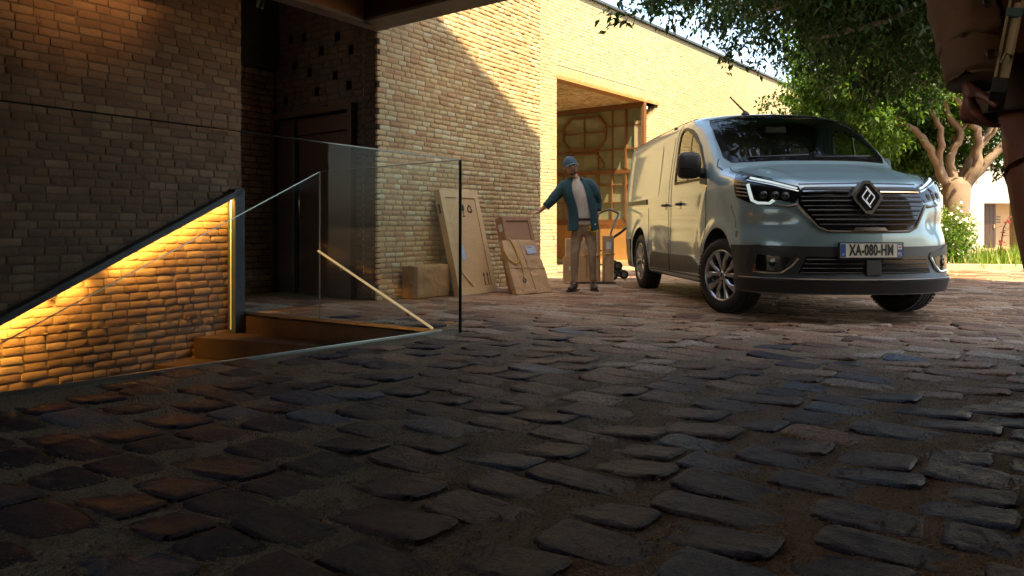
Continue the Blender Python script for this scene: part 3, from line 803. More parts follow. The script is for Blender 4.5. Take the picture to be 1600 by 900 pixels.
def downlight(loc, label, energy, aim, spot=1.5, size=0.05):
    r = empty('downlight', loc, 0, label, 'lamp')
    c = Vector(loc)
    a = Vector(aim).normalized()
    bb = B(); bb.lathe(c, -a, [(0.0, 0.09), (0.035, 0.09), (0.038, 0.02), (0.038, 0.0), (0.030, 0.0), (0.028, 0.03), (0.0, 0.03)], 20); bb.tube([c - a * 0.09, Vector((c.x, c.y, 3.66))], 0.008, 8)
    bb.obj('housing', M['steel_dark'], r, smooth=True, auto=40)
    if energy > 0:
        L = bpy.data.lights.new('downlight_bulb', 'SPOT'); L.energy = energy; L.color = (1.0, 0.52, 0.20); L.spot_size = spot; L.spot_blend = 1.0; L.shadow_soft_size = 0.03
        o = bpy.data.objects.new('downlight_bulb', L); col.objects.link(o); o.location = c + a * 0.01; o.rotation_euler = (-a).to_track_quat('Z', 'Y').to_euler()
        o.parent = r; o.matrix_parent_inverse = wm(r).inverted()
    return r
downlight((-2.47, 8.15, 2.93), 'small black spotlight under the canopy in front of the door recess', 0, (-0.2, 0.1, -1))
downlight((-2.05, 5.9, 3.2), 'spotlight on the canopy ceiling washing the left brick wall with warm light', 17, (-0.75, 0.30, -0.14), 1.3)

# ---- unseen block added over the passage, its edge shaped to shade the yard
def shade_block():
    poly = [(-4.0, -5.6), (3.81, 1.74), (5.38, 3.19), (12.3, 3.1), (12.3, -12.0), (-4.0, -12.0)]
    r = empty('shade_block', (4, -3, 3.83), 0, 'unseen tall rendered block added over the covered passage to shade the yard', 'building')
    bb = B(); bb.prism(poly, (0, 0, 3.83), Vector((1, 0, 0)), Vector((0, 1, 0)), UP, 16.17); bb.obj('wall', M['plaster_sand'], r)  # body of the added unseen shade block
    for k in range(4):
        for i in range(6):
            x = 6.2 + i * 1.05
            bb = B(); bb.box((x, 3.13, 6.4 + k * 3.4), (.30, .05, .75)); f = bb.obj('window_frame', M['steel_dark'], r)
            bb = B(); bb.box((x, 3.185, 6.4 + k * 3.4), (.26, .01, .70)); bb.obj('window_pane', M['glass_edge'], f)
shade_block()

# ---- unseen walls added behind and right of the eye to darken the foreground
def shade_walls():
    bb = B(); bb.box(Vector((-1.0, -6.1, 1.8)), (10.0, 0.15, 1.86)); o = bb.obj('shade_wall', M['mortar_red']); tag(o, 'plain brown wall added unseen behind the viewer to darken the foreground', 'wall')
    bb = B(); a = Vector((2.6, -5.9, 0)); c = Vector((3.75, 5.3, 0)); d = (c - a).normalized(); bb.box((a + c) / 2 + Vector((0.15, 0, 1.8)), ((c - a).length / 2, 0.14, 1.85), (d, Vector((d.y, -d.x, 0)), UP))
    o = bb.obj('shade_wall', M['mortar_red']); tag(o, 'plain brown wall added unseen at the right to shade the foreground', 'wall')
shade_walls()
# ================================================================== THE VAN
def smax(a, b, k):
    h = np.maximum(k - np.abs(a - b), 0) / k
    return np.maximum(a, b) + h * h * k * .25
def sstep(t):
    t = np.clip(t, 0, 1); return t * t * (3 - 2 * t)
_ty = np.array([-1.3, -1.0, -.8, -.5, -.2, -.06, .02, .25, .55, .80, .93, 1.1, 1.6, 3.0, 4.4])
_tz = np.array([1.05, 1.10, 1.17, 1.26, 1.335, 1.37, 1.415, 1.59, 1.79, 1.91, 1.955, 1.98, 1.99, 1.975, 1.92])
_fy = np.linspace(-1.3, 4.4, 1200); _fz = np.interp(_fy, _ty, _tz)
_k = np.hanning(31); _k /= _k.sum(); _fz = np.convolve(np.pad(_fz, 15, mode='edge'), _k, 'valid')
def rbox(y, z, y0, y1, z0, z1, r):
    qy = np.abs(y - (y0 + y1) / 2) - (y1 - y0) / 2 + r; qz = np.abs(z - (z0 + z1) / 2) - (z1 - z0) / 2 + r
    return np.hypot(np.maximum(qy, 0), np.maximum(qz, 0)) + np.minimum(np.maximum(qy, qz), 0) - r
def vanF(x, y, z):
    ax = np.abs(x) / .93
    yy = y - .22 * ax ** 2.2 * sstep((y + .45) / .6) * (1 - sstep((y - 1.0) / .8))
    top = np.interp(yy, _fy, _fz) - .075 * ax ** 2.6
    # bonnet: shallow ridges either side
    top = top + .012 * np.exp(-((ax - .62 - .1 * (y + .2)) / .07) ** 2) * (1 - sstep((y + .25) / .15))
    sl = np.where((yy > -.05) & (yy < .9), .80, .97)
    ft = (z - top) * sl
    W = .928 - .125 * np.maximum(z - 1.12, 0) ** 1.2 - .10 * np.maximum(.45 - z, 0)
    W = W + .012 * np.exp(-((z - .62) / .10) ** 2) - .030 * sstep((.15 - y) / .9)
    d = rbox(y, z, 2.15, 3.78, 1.13, 1.76, .10); W = W - .010 * sstep(-d / .06)
    # lower door pressing with the rising crease behind the front wheel
    e = (y - .62) + (z - .80) * .62
    W = W - .010 * sstep((.80 - z) / .07) * sstep((y - .55) / .2) * sstep((z - .44) / .06) * (1 - sstep((y - 2.5) / .08))
    W = W - .008 * sstep(e / .07) * (1 - sstep((y - 1.5) / .9)) * sstep((z - .76) / .06) * sstep((1.30 - z) / .1)
    # wheel arch flare
    for wy in (0.0, 3.098):
        rr = np.hypot(y - wy, z - .34); W = W + .018 * np.exp(-((rr - .47) / .05) ** 2)
    fs = np.abs(x) - W
    yF = -.985 + .43 * ax ** 3.0 + .10 * np.maximum((z - .70) / .40, 0) ** 1.4
    yF = yF - .035 * sstep((.40 - z) / .03) + .05 * np.maximum((.36 - z) / .14, 0) ** 1.5
    yF = yF + .045 * np.exp(-((z - .80) / .09) ** 2) * sstep((ax - .50) / .2)
    ff = yF - y
    fr = y - 4.03 + .05 * np.maximum(z - 1.1, 0)
    a = smax(ft, fs, .12)
    a = smax(a, ff, .12)
    a = smax(a, fr, .12)
    return smax(a, .23 - z, .06)
def ray(o, d, t1=3.0):
    """first crossing from inside (o) outwards along d, vectorised"""
    t = np.linspace(0, t1, 90)[:, None]
    g = vanF(o[0] + d[0] * t, o[1] + d[1] * t, o[2] + d[2] * t)
    i = np.argmax(g > 0, axis=0)
    hi = t[i, 0]; lo = t[np.maximum(i - 1, 0), 0]
    for _ in range(22):
        m = (lo + hi) / 2; g = vanF(o[0] + d[0] * m, o[1] + d[1] * m, o[2] + d[2] * m)
        lo = np.where(g < 0, m, lo); hi = np.where(g < 0, hi, m)
    m = (lo + hi) / 2
    return np.stack([o[0] + d[0] * m, o[1] + d[1] * m, o[2] + d[2] * m], -1)
def vnorm(P):
    e = .006; x, y, z = P[..., 0], P[..., 1], P[..., 2]
    n = np.stack([vanF(x + e, y, z) - vanF(x - e, y, z), vanF(x, y + e, z) - vanF(x, y - e, z), vanF(x, y, z + e) - vanF(x, y, z - e)], -1)
    return n / np.linalg.norm(n, axis=-1, keepdims=True)
def map_front(s, z):   # s = x
    s = np.asarray(s, float); z = np.asarray(z, float); o = np.zeros_like(s)
    return ray((s, o + 1.6, z), (o, o - 1.0, o))
def map_left(s, z):    # s = y, viewer's left side
    s = np.asarray(s, float); z = np.asarray(z, float); o = np.zeros_like(s)
    return ray((o, s, z), (o - 1.0, o, o))
def map_right(s, z):
    s = np.asarray(s, float); z = np.asarray(z, float); o = np.zeros_like(s)
    return ray((o, s, z), (o + 1.0, o, o))
def map_top(s, t):     # s = x, t = y
    s = np.asarray(s, float); t = np.asarray(t, float); o = np.zeros_like(s)
    return ray((s, t, o + .8), (o, o, o + 1.0))
def map_nose(s, z):    # s = x / (.6 - y) as an angle round the nose
    s = np.asarray(s, float); z = np.asarray(z, float); o = np.zeros_like(s)
    return ray((o, o + .6, z), (np.sin(s), -np.cos(s), o))
def ang(x, y): return math.atan2(x, .6 - y)
def flip(poly): return [(-a, b) for a, b in poly][::-1]

def panel(name, poly, mp, off, m, parent, thick=.012, step=.05, smooth=True, hole=None):
    """a skin shaped by a 2D outline that follows the bodywork, off metres proud of it"""
    bm = bmesh.new()
    vs = [bm.verts.new((p[0], p[1], 0)) for p in poly]
    if hole:
        n = len(poly); hv = [bm.verts.new((p[0], p[1], 0)) for p in hole]
        for i in range(n): bm.faces.new((vs[i], vs[(i + 1) % n], hv[(i + 1) % n], hv[i]))
    else:
        bm.faces.new(vs)
    lo = [min(p[i] for p in poly) for i in (0, 1)]; hi = [max(p[i] for p in poly) for i in (0, 1)]
    for ax in (0, 1):
        k = max(1, int((hi[ax] - lo[ax]) / step))
        for j in range(1, k):
            c = [0, 0, 0]; c[ax] = lo[ax] + (hi[ax] - lo[ax]) * j / k; nn = [0, 0, 0]; nn[ax] = 1
            bmesh.ops.bisect_plane(bm, geom=bm.verts[:] + bm.edges[:] + bm.faces[:], plane_co=c, plane_no=nn, dist=1e-6)
    bmesh.ops.triangulate(bm, faces=bm.faces[:])
    bm.verts.index_update()
    S = np.array([(v.co.x, v.co.y) for v in bm.verts])
    P = mp(S[:, 0], S[:, 1]); N = vnorm(P)
    O = P + N * off; I = P + N * (off - thick)
    V = [tuple(p) for p in O]; F = [[v.index for v in f.verts] for f in bm.faces]
    be = [(l.vert.index, l.link_loop_next.vert.index) for f in bm.faces for l in f.loops if l.edge.is_boundary]
    base = len(V); V += [tuple(p) for p in I]
    F += [(b_, a_, base + a_, base + b_) for a_, b_ in be]
    # face direction outwards
    f = F[0]; a_, b_, c_ = (Vector(V[f[0]]), Vector(V[f[1]]), Vector(V[f[2]]))
    if (b_ - a_).cross(c_ - a_).dot(Vector(N[f[0]])) < 0: F = [list(q)[::-1] for q in F]
    bm.free()
    me = mesh_of(name, V, F, m, None, smooth); me.set_sharp_from_angle(angle=math.radians(35))
    bm = bmesh.new(); bm.from_mesh(me); bmesh.ops.delete(bm, geom=[v for v in bm.verts if not v.link_faces], context='VERTS'); bm.to_mesh(me); bm.free()
    return link(name, me, parent)
def strip_poly(pts, wd):
    """outline of a band of width wd along a polyline"""
    L = []; Rr = []; n = len(pts)
    for i in range(n):
        a = Vector(pts[max(i - 1, 0)]); c = Vector(pts[min(i + 1, n - 1)]); d = (c - a).normalized(); nn = Vector((-d.y, d.x)) * wd / 2
        p = Vector(pts[i]); L.append((p.x + nn.x, p.y + nn.y)); Rr.append((p.x - nn.x, p.y - nn.y))
    return L, Rr
def band(name, pts, wd, mp, off, m, parent, thick=.012, step=.03, closed=False):
    """a raised moulding along a polyline"""
    q = []
    pts = list(pts) + ([pts[0]] if closed else [])
    for i in range(len(pts) - 1):
        a, c = pts[i], pts[i + 1]; k = max(1, int(math.dist(a, c) / step))
        for j in range(k): q.append((a[0] + (c[0] - a[0]) * j / k, a[1] + (c[1] - a[1]) * j / k))
    q.append(pts[-1])
    L, Rr = strip_poly(q, wd)
    n = len(q)
    if closed:
        t = strip_poly([q[-2], q[0], q[1]], wd); L[0] = L[-1] = t[0][1]; Rr[0] = Rr[-1] = t[1][1]
    PL = mp([p[0] for p in L], [p[1] for p in L]); PR = mp([p[0] for p in Rr], [p[1] for p in Rr]); PC = mp([p[0] for p in q], [p[1] for p in q])
    N = vnorm(PC)
    V = []; F = []
    for i in range(n):
        nn = N[i]
        V += [tuple(PL[i] + nn * (off - thick)), tuple(PL[i] + nn * off * .8), tuple(PC[i] + nn * off), tuple(PR[i] + nn * off * .8), tuple(PR[i] + nn * (off - thick))]
    for i in range(n - 1):
        for k in range(4): F.append((i * 5 + k, (i + 1) * 5 + k, (i + 1) * 5 + k + 1, i * 5 + k + 1))
    if not closed: F += [(0, 1, 2, 3, 4), tuple((n - 1) * 5 + k for k in (4, 3, 2, 1, 0))]
    me = mesh_of(name, V, F, m, None, True)
    bm = bmesh.new(); bm.from_mesh(me); bmesh.ops.recalc_face_normals(bm, faces=bm.faces[:]); bm.to_mesh(me); bm.free(); me.set_sharp_from_angle(angle=math.radians(40))
    return link(name, me, parent)

def car_paint():
    m = mat('van_paint', (0.30, 0.41, 0.43), 0.32, 0.0); nt, p = nodes(m)
    p.inputs['Metallic'].default_value = 0.15
    p.inputs['Coat Weight'].default_value = 1.0; p.inputs['Coat Roughness'].default_value = 0.06
    n = noise_n(nt, tex_coord(nt), 900.0, 2, 0.5)
    c = mix(nt, mth(nt, 'MULTIPLY', n, 0.25), (0.25, 0.375, 0.405), (0.33, 0.455, 0.485))
    d = noise_n(nt, tex_coord(nt), 1.6, 5, 0.6)
    nt.links.new(c, p.inputs['Base Color'])
    return m
M['paint'] = car_paint()
M['black_plastic'] = masonry_mat('black_plastic', [(0, (0.020, 0.021, 0.023)), (1, (0.030, 0.031, 0.033))], rough=(0.42, 0.55), fine=260, bs=0.12, bd=0.001, stain=0.0, mott=0.2)
M['grey_cladding'] = masonry_mat('grey_cladding', [(0, (0.036, 0.040, 0.044)), (1, (0.046, 0.050, 0.054))], rough=(0.40, 0.5), fine=260, bs=0.1, bd=0.001, stain=0.0, mott=0.2)
M['lip_black'] = mat('lip_black', (0.012, 0.012, 0.014), 0.45)
M['gloss_black'] = mat('gloss_black', (0.008, 0.008, 0.009), 0.08)
M['chrome'] = mat('chrome', (0.62, 0.60, 0.56), 0.16, 1.0)
M['dark_chrome'] = mat('dark_chrome', (0.16, 0.14, 0.115), 0.30, 0.9)
M['smoked_metal'] = mat('smoked_metal', (0.03, 0.028, 0.026), 0.42, 0.5)
M['rubber'] = masonry_mat('rubber', [(0, (0.012, 0.012, 0.012)), (1, (0.022, 0.021, 0.020))], rough=(0.55, 0.8), fine=200, bs=0.3, bd=0.001, stain=0.2)
M['alloy'] = mat('alloy', (0.48, 0.50, 0.52), 0.3, 0.9)
M['lamp_glow'] = emit_mat('lamp_glow', (0.80, 1.0, 0.92), 0.10)
M['lens'] = mat('lens', (0.02, 0.022, 0.025), 0.03)
M['tinted'] = glass_mat('tinted_glass', (0.74, 0.80, 0.76), 1.65)
M['side_glass'] = glass_mat('side_glass', (0.62, 0.70, 0.64), 1.8)
M['interior'] = mat('interior', (0.06, 0.056, 0.05), 0.75)
M['seat_cloth'] = mat('seat_cloth', (0.10, 0.09, 0.08), 0.9)

def text_mesh(txt, size, xs=1.0, ext=0.001, bold=0.0):
    c = bpy.data.curves.new('lettering', 'FONT'); c.body = txt; c.size = size; c.extrude = ext; c.align_x = 'CENTER'; c.align_y = 'CENTER'; c.offset = bold; c.space_character = 1.08
    o = bpy.data.objects.new('lettering_source', c); col.objects.link(o)
    dg = bpy.context.evaluated_depsgraph_get(); me = bpy.data.meshes.new_from_object(o.evaluated_get(dg))
    bpy.data.objects.remove(o); 
    for v in me.vertices: v.co.x *= xs
    return me

def build_van():
    r = empty('delivery_van', (0, 0, 0), 0, 'pale grey-green panel van parked on the cobbles with its lamps on', 'van')
    P = M['paint']; K = M['black_plastic']; G = M['grey_cladding']
    # ---- shell
    zc = .86
    def grid(n1, n2, fn):
        V = []; F = []
        for j in range(n2 + 1):
            for i in range(n1 + 1): V.append(fn(i / n1 * 2 - 1, j / n2 * 2 - 1))
        for j in range(n2):
            for i in range(n1):
                o = j * (n1 + 1) + i; F.append((o, o + 1, o + n1 + 2, o + n1 + 1))
        return V, F
    NX, NYY, NZ = 56, 190, 76
    Y0, Y1 = -1.1, 4.1
    yy = lambda t: (Y0 + Y1) / 2 + t * (Y1 - Y0) / 2
    parts = [grid(NX, NZ, lambda a, c: (a, Y0, zc + c)), grid(NX, NZ, lambda a, c: (-a, Y1, zc + c)),
             grid(NYY, NZ, lambda a, c: (1, yy(a), zc + c)), grid(NYY, NZ, lambda a, c: (-1, yy(-a), zc + c)),
             grid(NX, NYY, lambda a, c: (a, yy(c), zc + 1)), grid(NX, NYY, lambda a, c: (a, yy(-c), zc - 1))]
    V = []; F = []
    for v, f in parts:
        n = len(V); V += v; F += [tuple(i + n for i in q) for q in f]
    A = np.array(V, float); O = np.stack([np.zeros(len(A)), np.clip(A[:, 1], .1, 3.6), np.full(len(A), zc)], -1)
    D = A - O; D /= np.linalg.norm(D, axis=1, keepdims=True)
    Q = ray((O[:, 0], O[:, 1], O[:, 2]), (D[:, 0], D[:, 1], D[:, 2]))
    me = mesh_of('body_shell', Q, F, [P, K, M['interior']], None, True)
    bm = bmesh.new(); bm.from_mesh(me); bmesh.ops.remove_doubles(bm, verts=bm.verts[:], dist=1e-4); bmesh.ops.recalc_face_normals(bm, faces=bm.faces[:]); bm.to_mesh(me); bm.free()
    body = link('body_shell', me, r)
    # wheel arches cut out
    cut = B()
    for sx in (-1, 1):
        for wy in (0, 3.098):
            cut.lathe((sx * .60, wy, .345), (sx, 0, 0), [(0.0, 0), (.435, 0), (.435, .6), (0.0, .6)], 48)
    co = cut.obj('arch_cutter', [K])
    md = body.modifiers.new('arches', 'BOOLEAN'); md.operation = 'DIFFERENCE'; md.object = co; md.solver = 'EXACT'; md.material_mode = 'INDEX'
    dg = bpy.context.evaluated_depsgraph_get(); nm = bpy.data.meshes.new_from_object(body.evaluated_get(dg))
    body.modifiers.clear(); old = body.data; body.data = nm; nm.name = 'body_shell'; bpy.data.objects.remove(co)
    # openings
    ws = [(-.74, 1.39), (-.36, 1.40), (0, 1.40), (.36, 1.40), (.74, 1.39), (.785, 1.45), (.765, 1.66), (.738, 1.82), (.705, 1.885), (.36, 1.93), (0, 1.94), (-.36, 1.93), (-.705, 1.885), (-.738, 1.82), (-.765, 1.66), (-.785, 1.45)]
    win = [(.40, 1.245), (.50, 1.42), (.68, 1.60), (.92, 1.745), (1.08, 1.81), (1.25, 1.845), (1.40, 1.845), (1.47, 1.80), (1.50, 1.70), (1.50, 1.245)]
    def inside(p, poly):
        c = False; n = len(poly)
        for i in range(n):
            x1, y1 = poly[i]; x2, y2 = poly[(i + 1) % n]
            if (y1 > p[1]) != (y2 > p[1]) and p[0] < (x2 - x1) * (p[1] - y1) / (y2 - y1) + x1: c = not c
        return c
    def shrink(poly, k):
        cx = sum(p[0] for p in poly) / len(poly); cy = sum(p[1] for p in poly) / len(poly)
        return [(p[0] + (cx - p[0]) / math.dist(p, (cx, cy)) * k, p[1] + (cy - p[1]) / math.dist(p, (cx, cy)) * k) for p in poly]
    wsi = shrink(ws, .035); wni = shrink(win, .03)
    bm = bmesh.new(); bm.from_mesh(nm); dl = []
    for f in bm.faces:
        c = f.calc_center_median()
        if abs(c.x) < .62 and c.z < .75 and (abs(c.y) < .5 or abs(c.y - 3.1) < .5): f.material_index = 1
        rr = min(math.hypot(c.y, c.z - .345), math.hypot(c.y - 3.098, c.z - .345))
        if rr < .440 and abs(c.x) < .93 and c.z > .2 and f.normal.dot(Vector((0, c.y if c.y < 1.5 else c.y - 3.098, c.z - .345)).normalized()) < -.5: f.material_index = 1
        if c.y < 1.2 and c.z > 1.3 and f.normal.y < -.2 and inside((c.x, c.z), wsi): dl.append(f)
        elif abs(c.x) > .7 and inside((c.y, c.z), wni): dl.append(f)
    bmesh.ops.delete(bm, geom=dl, context='FACES'); bm.to_mesh(nm); bm.free()
    nm.polygons.foreach_set('use_smooth', np.ones(len(nm.polygons), dtype=bool)); nm.set_sharp_from_angle(angle=math.radians(38))
    # ---- glazing
    panel('windscreen', ws, map_front, .004, M['tinted'], r, .003, .06)
    n = len(ws); inn = shrink(ws, .055); inn = [(p[0], p[1] + (.03 if p[1] < 1.5 else 0)) for p in inn]
    panel('windscreen_border', ws, map_front, .0065, M['gloss_black'], r, .006, .05, hole=inn)
    for mp, nm2 in ((map_left, 'l'), (map_right, 'r')):
        panel('side_window', win, mp, .003, M['side_glass'], r, .003, .06)
        panel('window_frame', win, mp, .011, K, r, .014, .05, hole=shrink(win, .045))
        band('window_divider', [(1.02, 1.27), (1.02, 1.77)], .028, mp, .008, M['gloss_black'], r)
        # openings and gaps
        for pts in ([(1.68, .30), (1.66, .60), (1.64, 1.2), (1.585, 1.75), (1.52, 1.93)], [(.36, 1.17), (.37, .80), (.47, .45)]):
            band('door_gap', pts, .011, mp, .0035, M['gloss_black'], r, .006)
        band('door_gap', [(1.74, .42), (1.735, 1.2), (1.68, 1.78)], .009, mp, .0032, M['gloss_black'], r, .006)
        band('door_gap', [(2.62, .48), (2.66, 1.02)], .009, mp, .0032, M['gloss_black'], r, .006)
        # handles
        for y in (1.27, 1.84):
            h = panel('handle_recess', [(y - .05, 1.00), (y - .02, .975), (y + .03, .98), (y + .05, 1.02), (y + .03, 1.065), (y - .02, 1.07), (y - .05, 1.04)], mp, .001, M['gloss_black'], r, .004)
            p = mp([y - .07, y + .07], [1.025, 1.035]); sx = -1 if mp is map_left else 1
            bb = B(); bb.tube([Vector(p[0]) + Vector((sx * .012, 0, 0)), Vector(p[0] * .7 + p[1] * .3) + Vector((sx * .042, 0, 0)), Vector(p[0] * .3 + p[1] * .7) + Vector((sx * .042, 0, 0)), Vector(p[1]) + Vector((sx * .012, 0, 0))], .017, 10, sq=.7)
            bb.obj('door_handle', K, r, smooth=True)
        panel('slide_rail', [(2.72, 1.062), (3.80, 1.072), (3.80, 1.118), (2.72, 1.126)], mp, .012, K, r, .014)
        # lower cladding
        panel('door_cladding', [(.56, .33), (1.655, .30), (1.655, .485), (1.0, .49), (.84, .48), (.70, .44), (.60, .39)], mp, .010, G, r, .012)
        panel('side_cladding', [(1.70, .30), (2.60, .30), (2.56, .42), (2.50, .49), (1.70, .486)], mp, .010, G, r, .012)
        panel('sill', [(.50, .235), (2.66, .235), (2.66, .285), (.50, .30)], mp, .006, K, r, .010)
        panel('rear_corner_bumper', [(3.62, .28), (3.86, .28), (3.86, .62), (3.62, .62)], mp, .012, K, r, .014)
    # ---- nose: cladding wraps round by angle
    def th(x):      # angle for a front x at bumper height
        p = map_front([x], [.5])[0]; return ang(p[0], p[1])
    aw = ang(-.93, -.385)
    lowp = [(aw, .25), (aw * .5, .25), (0, .25), (-aw * .5, .25), (-aw, .25), (-aw * .985, .45), (-aw, .632), (-aw * .75, .636), (-aw * .4, .628), (0, .626), (aw * .4, .628), (aw * .75, .636), (aw, .632), (aw * .985, .45)]
    panel('bumper_cladding', lowp, map_nose, .010, G, r, .014, .05)
    panel('bumper_lip', [(aw * .93, .262), (0, .262), (-aw * .93, .262), (-aw * .95, .352), (0, .345), (aw * .95, .352)], map_nose, .022, M['lip_black'], r, .014, .05)
    band('bumper_highlight', [(aw * .9, .366), (0, .360), (-aw * .9, .366)], .014, map_nose, .026, M['dark_chrome'], r)
    panel('lower_grille', [(-.56, .395), (.56, .395), (.50, .545), (-.50, .545)], map_front, .014, M['gloss_black'], r, .008, .06)
    for i in range(4):
        z = .415 + i * .036
        w_ = .545 - (z - .395) * .36
        band('lower_grille_bar', [(-w_, z), (w_, z)], .010, map_front, .024, M['smoked_metal'], r)
    bb = B(); p = map_front([0.02], [.455])[0]; bb.box(Vector(p) + Vector((0, -.022, 0)), (.062, .012, .062), None, .006); bb.obj('radar_cover', K, r)
    # fog lamp pockets
    for s in (-1, 1):
        def X(pts): return [(s * a, z) for a, z in pts]
        panel('fog_surround', X([(-.855, .635), (-.875, .44), (-.86, .405), (-.66, .40), (-.60, .44), (-.54, .545), (-.56, .575), (-.70, .60), (-.80, .64)]), map_front, .016, K, r, .010, .05)
        panel('fog_pocket', X([(-.815, .56), (-.835, .43), (-.66, .425), (-.60, .535)]), map_front, .0175, M['gloss_black'], r, .004, .04)
        p = Vector(map_front([s * -.72], [.495])[0]); q = Vector(vnorm(np.array([p]))[0])
        bb = B(); bb.lathe(p + q * .018, q, [(0, .012), (.030, .010), (.036, .004), (.038, 0)], 20); bb.obj('fog_lamp', M['lens'], r, smooth=True, auto=40)
        band('fog_trim', X([(-.835, .420), (-.70, .412), (-.665, .42), (-.60, .475), (-.555, .535)]), .024, map_front, .026, M['chrome'], r)
    # ---- upper grille
    gp = [(-.47, 1.115), (-.53, 1.07), (-.53, .975), (-.405, .785), (-.34, .755), (0, .750), (.34, .755), (.405, .785), (.53, .975), (.53, 1.07), (.47, 1.115), (0, 1.118)]
    panel('grille_back', gp, map_front, .006, M['gloss_black'], r, .006, .05)
    def gw(z): return np.interp(z, [.75, .785, .975, 1.07], [.33, .395, .52, .52])
    for i in range(7):
        z = .805 + i * .038
        wv = gw(z) - .012
        band('grille_bar', [(-wv, z), (0, z), (wv, z)], .015 if i % 2 else .009, map_front, .018 if i % 2 else .012, M['smoked_metal'] if i % 2 else M['black_plastic'], r)
    for s in (-1, 1):
        band('grille_brightwork', [(s * .13, 1.068), (s * .49, 1.068)], .016, map_front, .026, M['chrome'], r)
        band('grille_top_bar', [(s * .10, 1.095), (s * .48, 1.095)], .024, map_front, .016, K, r)
    band('grille_frame', [(-.70, .968), (-.60, .952), (-.545, .965), (-.41, .78), (-.34, .748), (0, .742), (.34, .748), (.41, .78), (.545, .965), (.60, .952), (.70, .968)], .020, map_front, .020, M['dark_chrome'], r)
    panel('grille_foot', [(-.15, .752), (.15, .752), (.12, .778), (-.12, .778)], map_front, .026, M['chrome'], r, .01)
    # badge
    yb = map_front([0.0], [1.02])[0][1] - .045
    def dia(cx, cz, a, b_): return [(cx, cz + b_), (cx - a, cz + b_ * .30), (cx - a, cz + b_ * .05), (cx - a * .45, cz - b_ * .62), (cx, cz - b_), (cx + a * .45, cz - b_ * .62), (cx + a, cz + b_ * .05), (cx + a, cz + b_ * .30)]
    nb = Vector((0, -1, .16)).normalized(); ub = Vector((0, .16, 1)).normalized(); o = Vector((0, yb + .05, 1.02))
    def hexa(a, b_): return [(0, b_), (a * .35, b_ * .92), (a, b_ * .08), (a, -b_ * .08), (a * .35, -b_ * .92), (0, -b_), (-a * .35, -b_ * .92), (-a, -b_ * .08), (-a, b_ * .08), (-a * .35, b_ * .92)]
    def rhomb(a, b_): return [(a * .22, b_), (a, b_ * .12), (a, -b_ * .12), (a * .22, -b_), (-a * .22, -b_), (-a, -b_ * .12), (-a, b_ * .12), (-a * .22, b_)]
    bb = B(); bb.prism(rhomb(.122, .138), o - nb * .04, Vector((1, 0, 0)), ub, nb, .095); fr = bb.obj('badge_surround', M['dark_chrome'], r)
    bb = B(); bb.prism(rhomb(.095, .110), o, Vector((1, 0, 0)), ub, nb, .060); bb.obj('badge_plate', M['gloss_black'], r)
    bb = B()
    def ln(p0, p1, wd=.009):
        a = o + Vector((p0[0], 0, 0)) + ub * p0[1] + nb * .062; c = o + Vector((p1[0], 0, 0)) + ub * p1[1] + nb * .062
        bb.bar(a, c, .006, wd, side=nb) if False else bb.tube([a, c], wd * .5, 6)
    # two interlaced diamond outlines
    for pts in ([(-.012, .086), (.050, .006), (.050, -.006), (.004, -.066), (-.022, -.030), (-.004, -.004)], [(.012, -.086), (-.050, -.006), (-.050, .006), (-.004, .066), (.022, .030), (.004, .004)]):
        for i in range(len(pts) - 1): ln(pts[i], pts[i + 1])
    bb.obj('badge_emblem', emit_mat('emblem', (0.9, 0.95, 1.0), 0.05), r)
    # ---- number plate
    plm = mat('plate_white', (0.72, 0.68, 0.55), 0.35)
    zp = .597; yp = map_front([0.0], [zp])[0][1] - .030
    np_ = empty  # plate keeps its band and lettering as pieces
    bb = B(); bb.box((0.0, yp + .012, zp), (.272, .010, .066), None, .004); pl = bb.obj('number_plate', K, r)
    bb = B(); bb.box((0.0, yp, zp), (.260, .003, .056), None, .002); bb.obj('plate_face', plm, pl)
    blue = mat('plate_blue', (0.03, 0.09, 0.35), 0.35)
    for s, nm2 in ((-1, 'country_band'), (1, 'region_band')):
        bb = B(); bb.box((s * .237, yp - .003, zp), (.022, .0012, .053)); bb.obj(nm2, blue, pl)
    def letters(txt, size, xs, x, z, m, nm2, bold=0.0):
        me = text_mesh(txt, size, xs, .0008, bold); me.materials.clear(); me.materials.append(m)
        for v in me.vertices: v.co = Vector((v.co.x + x, yp - .0052 - v.co.z, v.co.y + z))
        o = link(nm2, me, pl); o['kind'] = 'stuff'; return o
    ink = mat('plate_ink', (0.012, 0.012, 0.014), 0.4); wht = mat('plate_mark', (0.75, 0.75, 0.72), 0.4); red = mat('plate_red', (0.55, 0.03, 0.03), 0.4)
    letters('XA-080-HM', .122, .565, 0.0, zp, ink, 'registration', .0045)
    letters('F', .030, 1.0, -.237, zp - .034, wht, 'country_letter')
    letters('92', .036, .9, .237, zp - .030, wht, 'region_number')
    bb = B(); bb.box((.237, yp - .0045, zp + .026), (.016, .0006, .018)); bb.obj('region_badge', wht, pl)
    bb = B(); bb.lathe((.237, yp - .0055, zp + .026), (0, -1, 0), [(0, .0006), (.009, .0006), (.009, 0)], 12); bb.obj('region_emblem', red, pl)
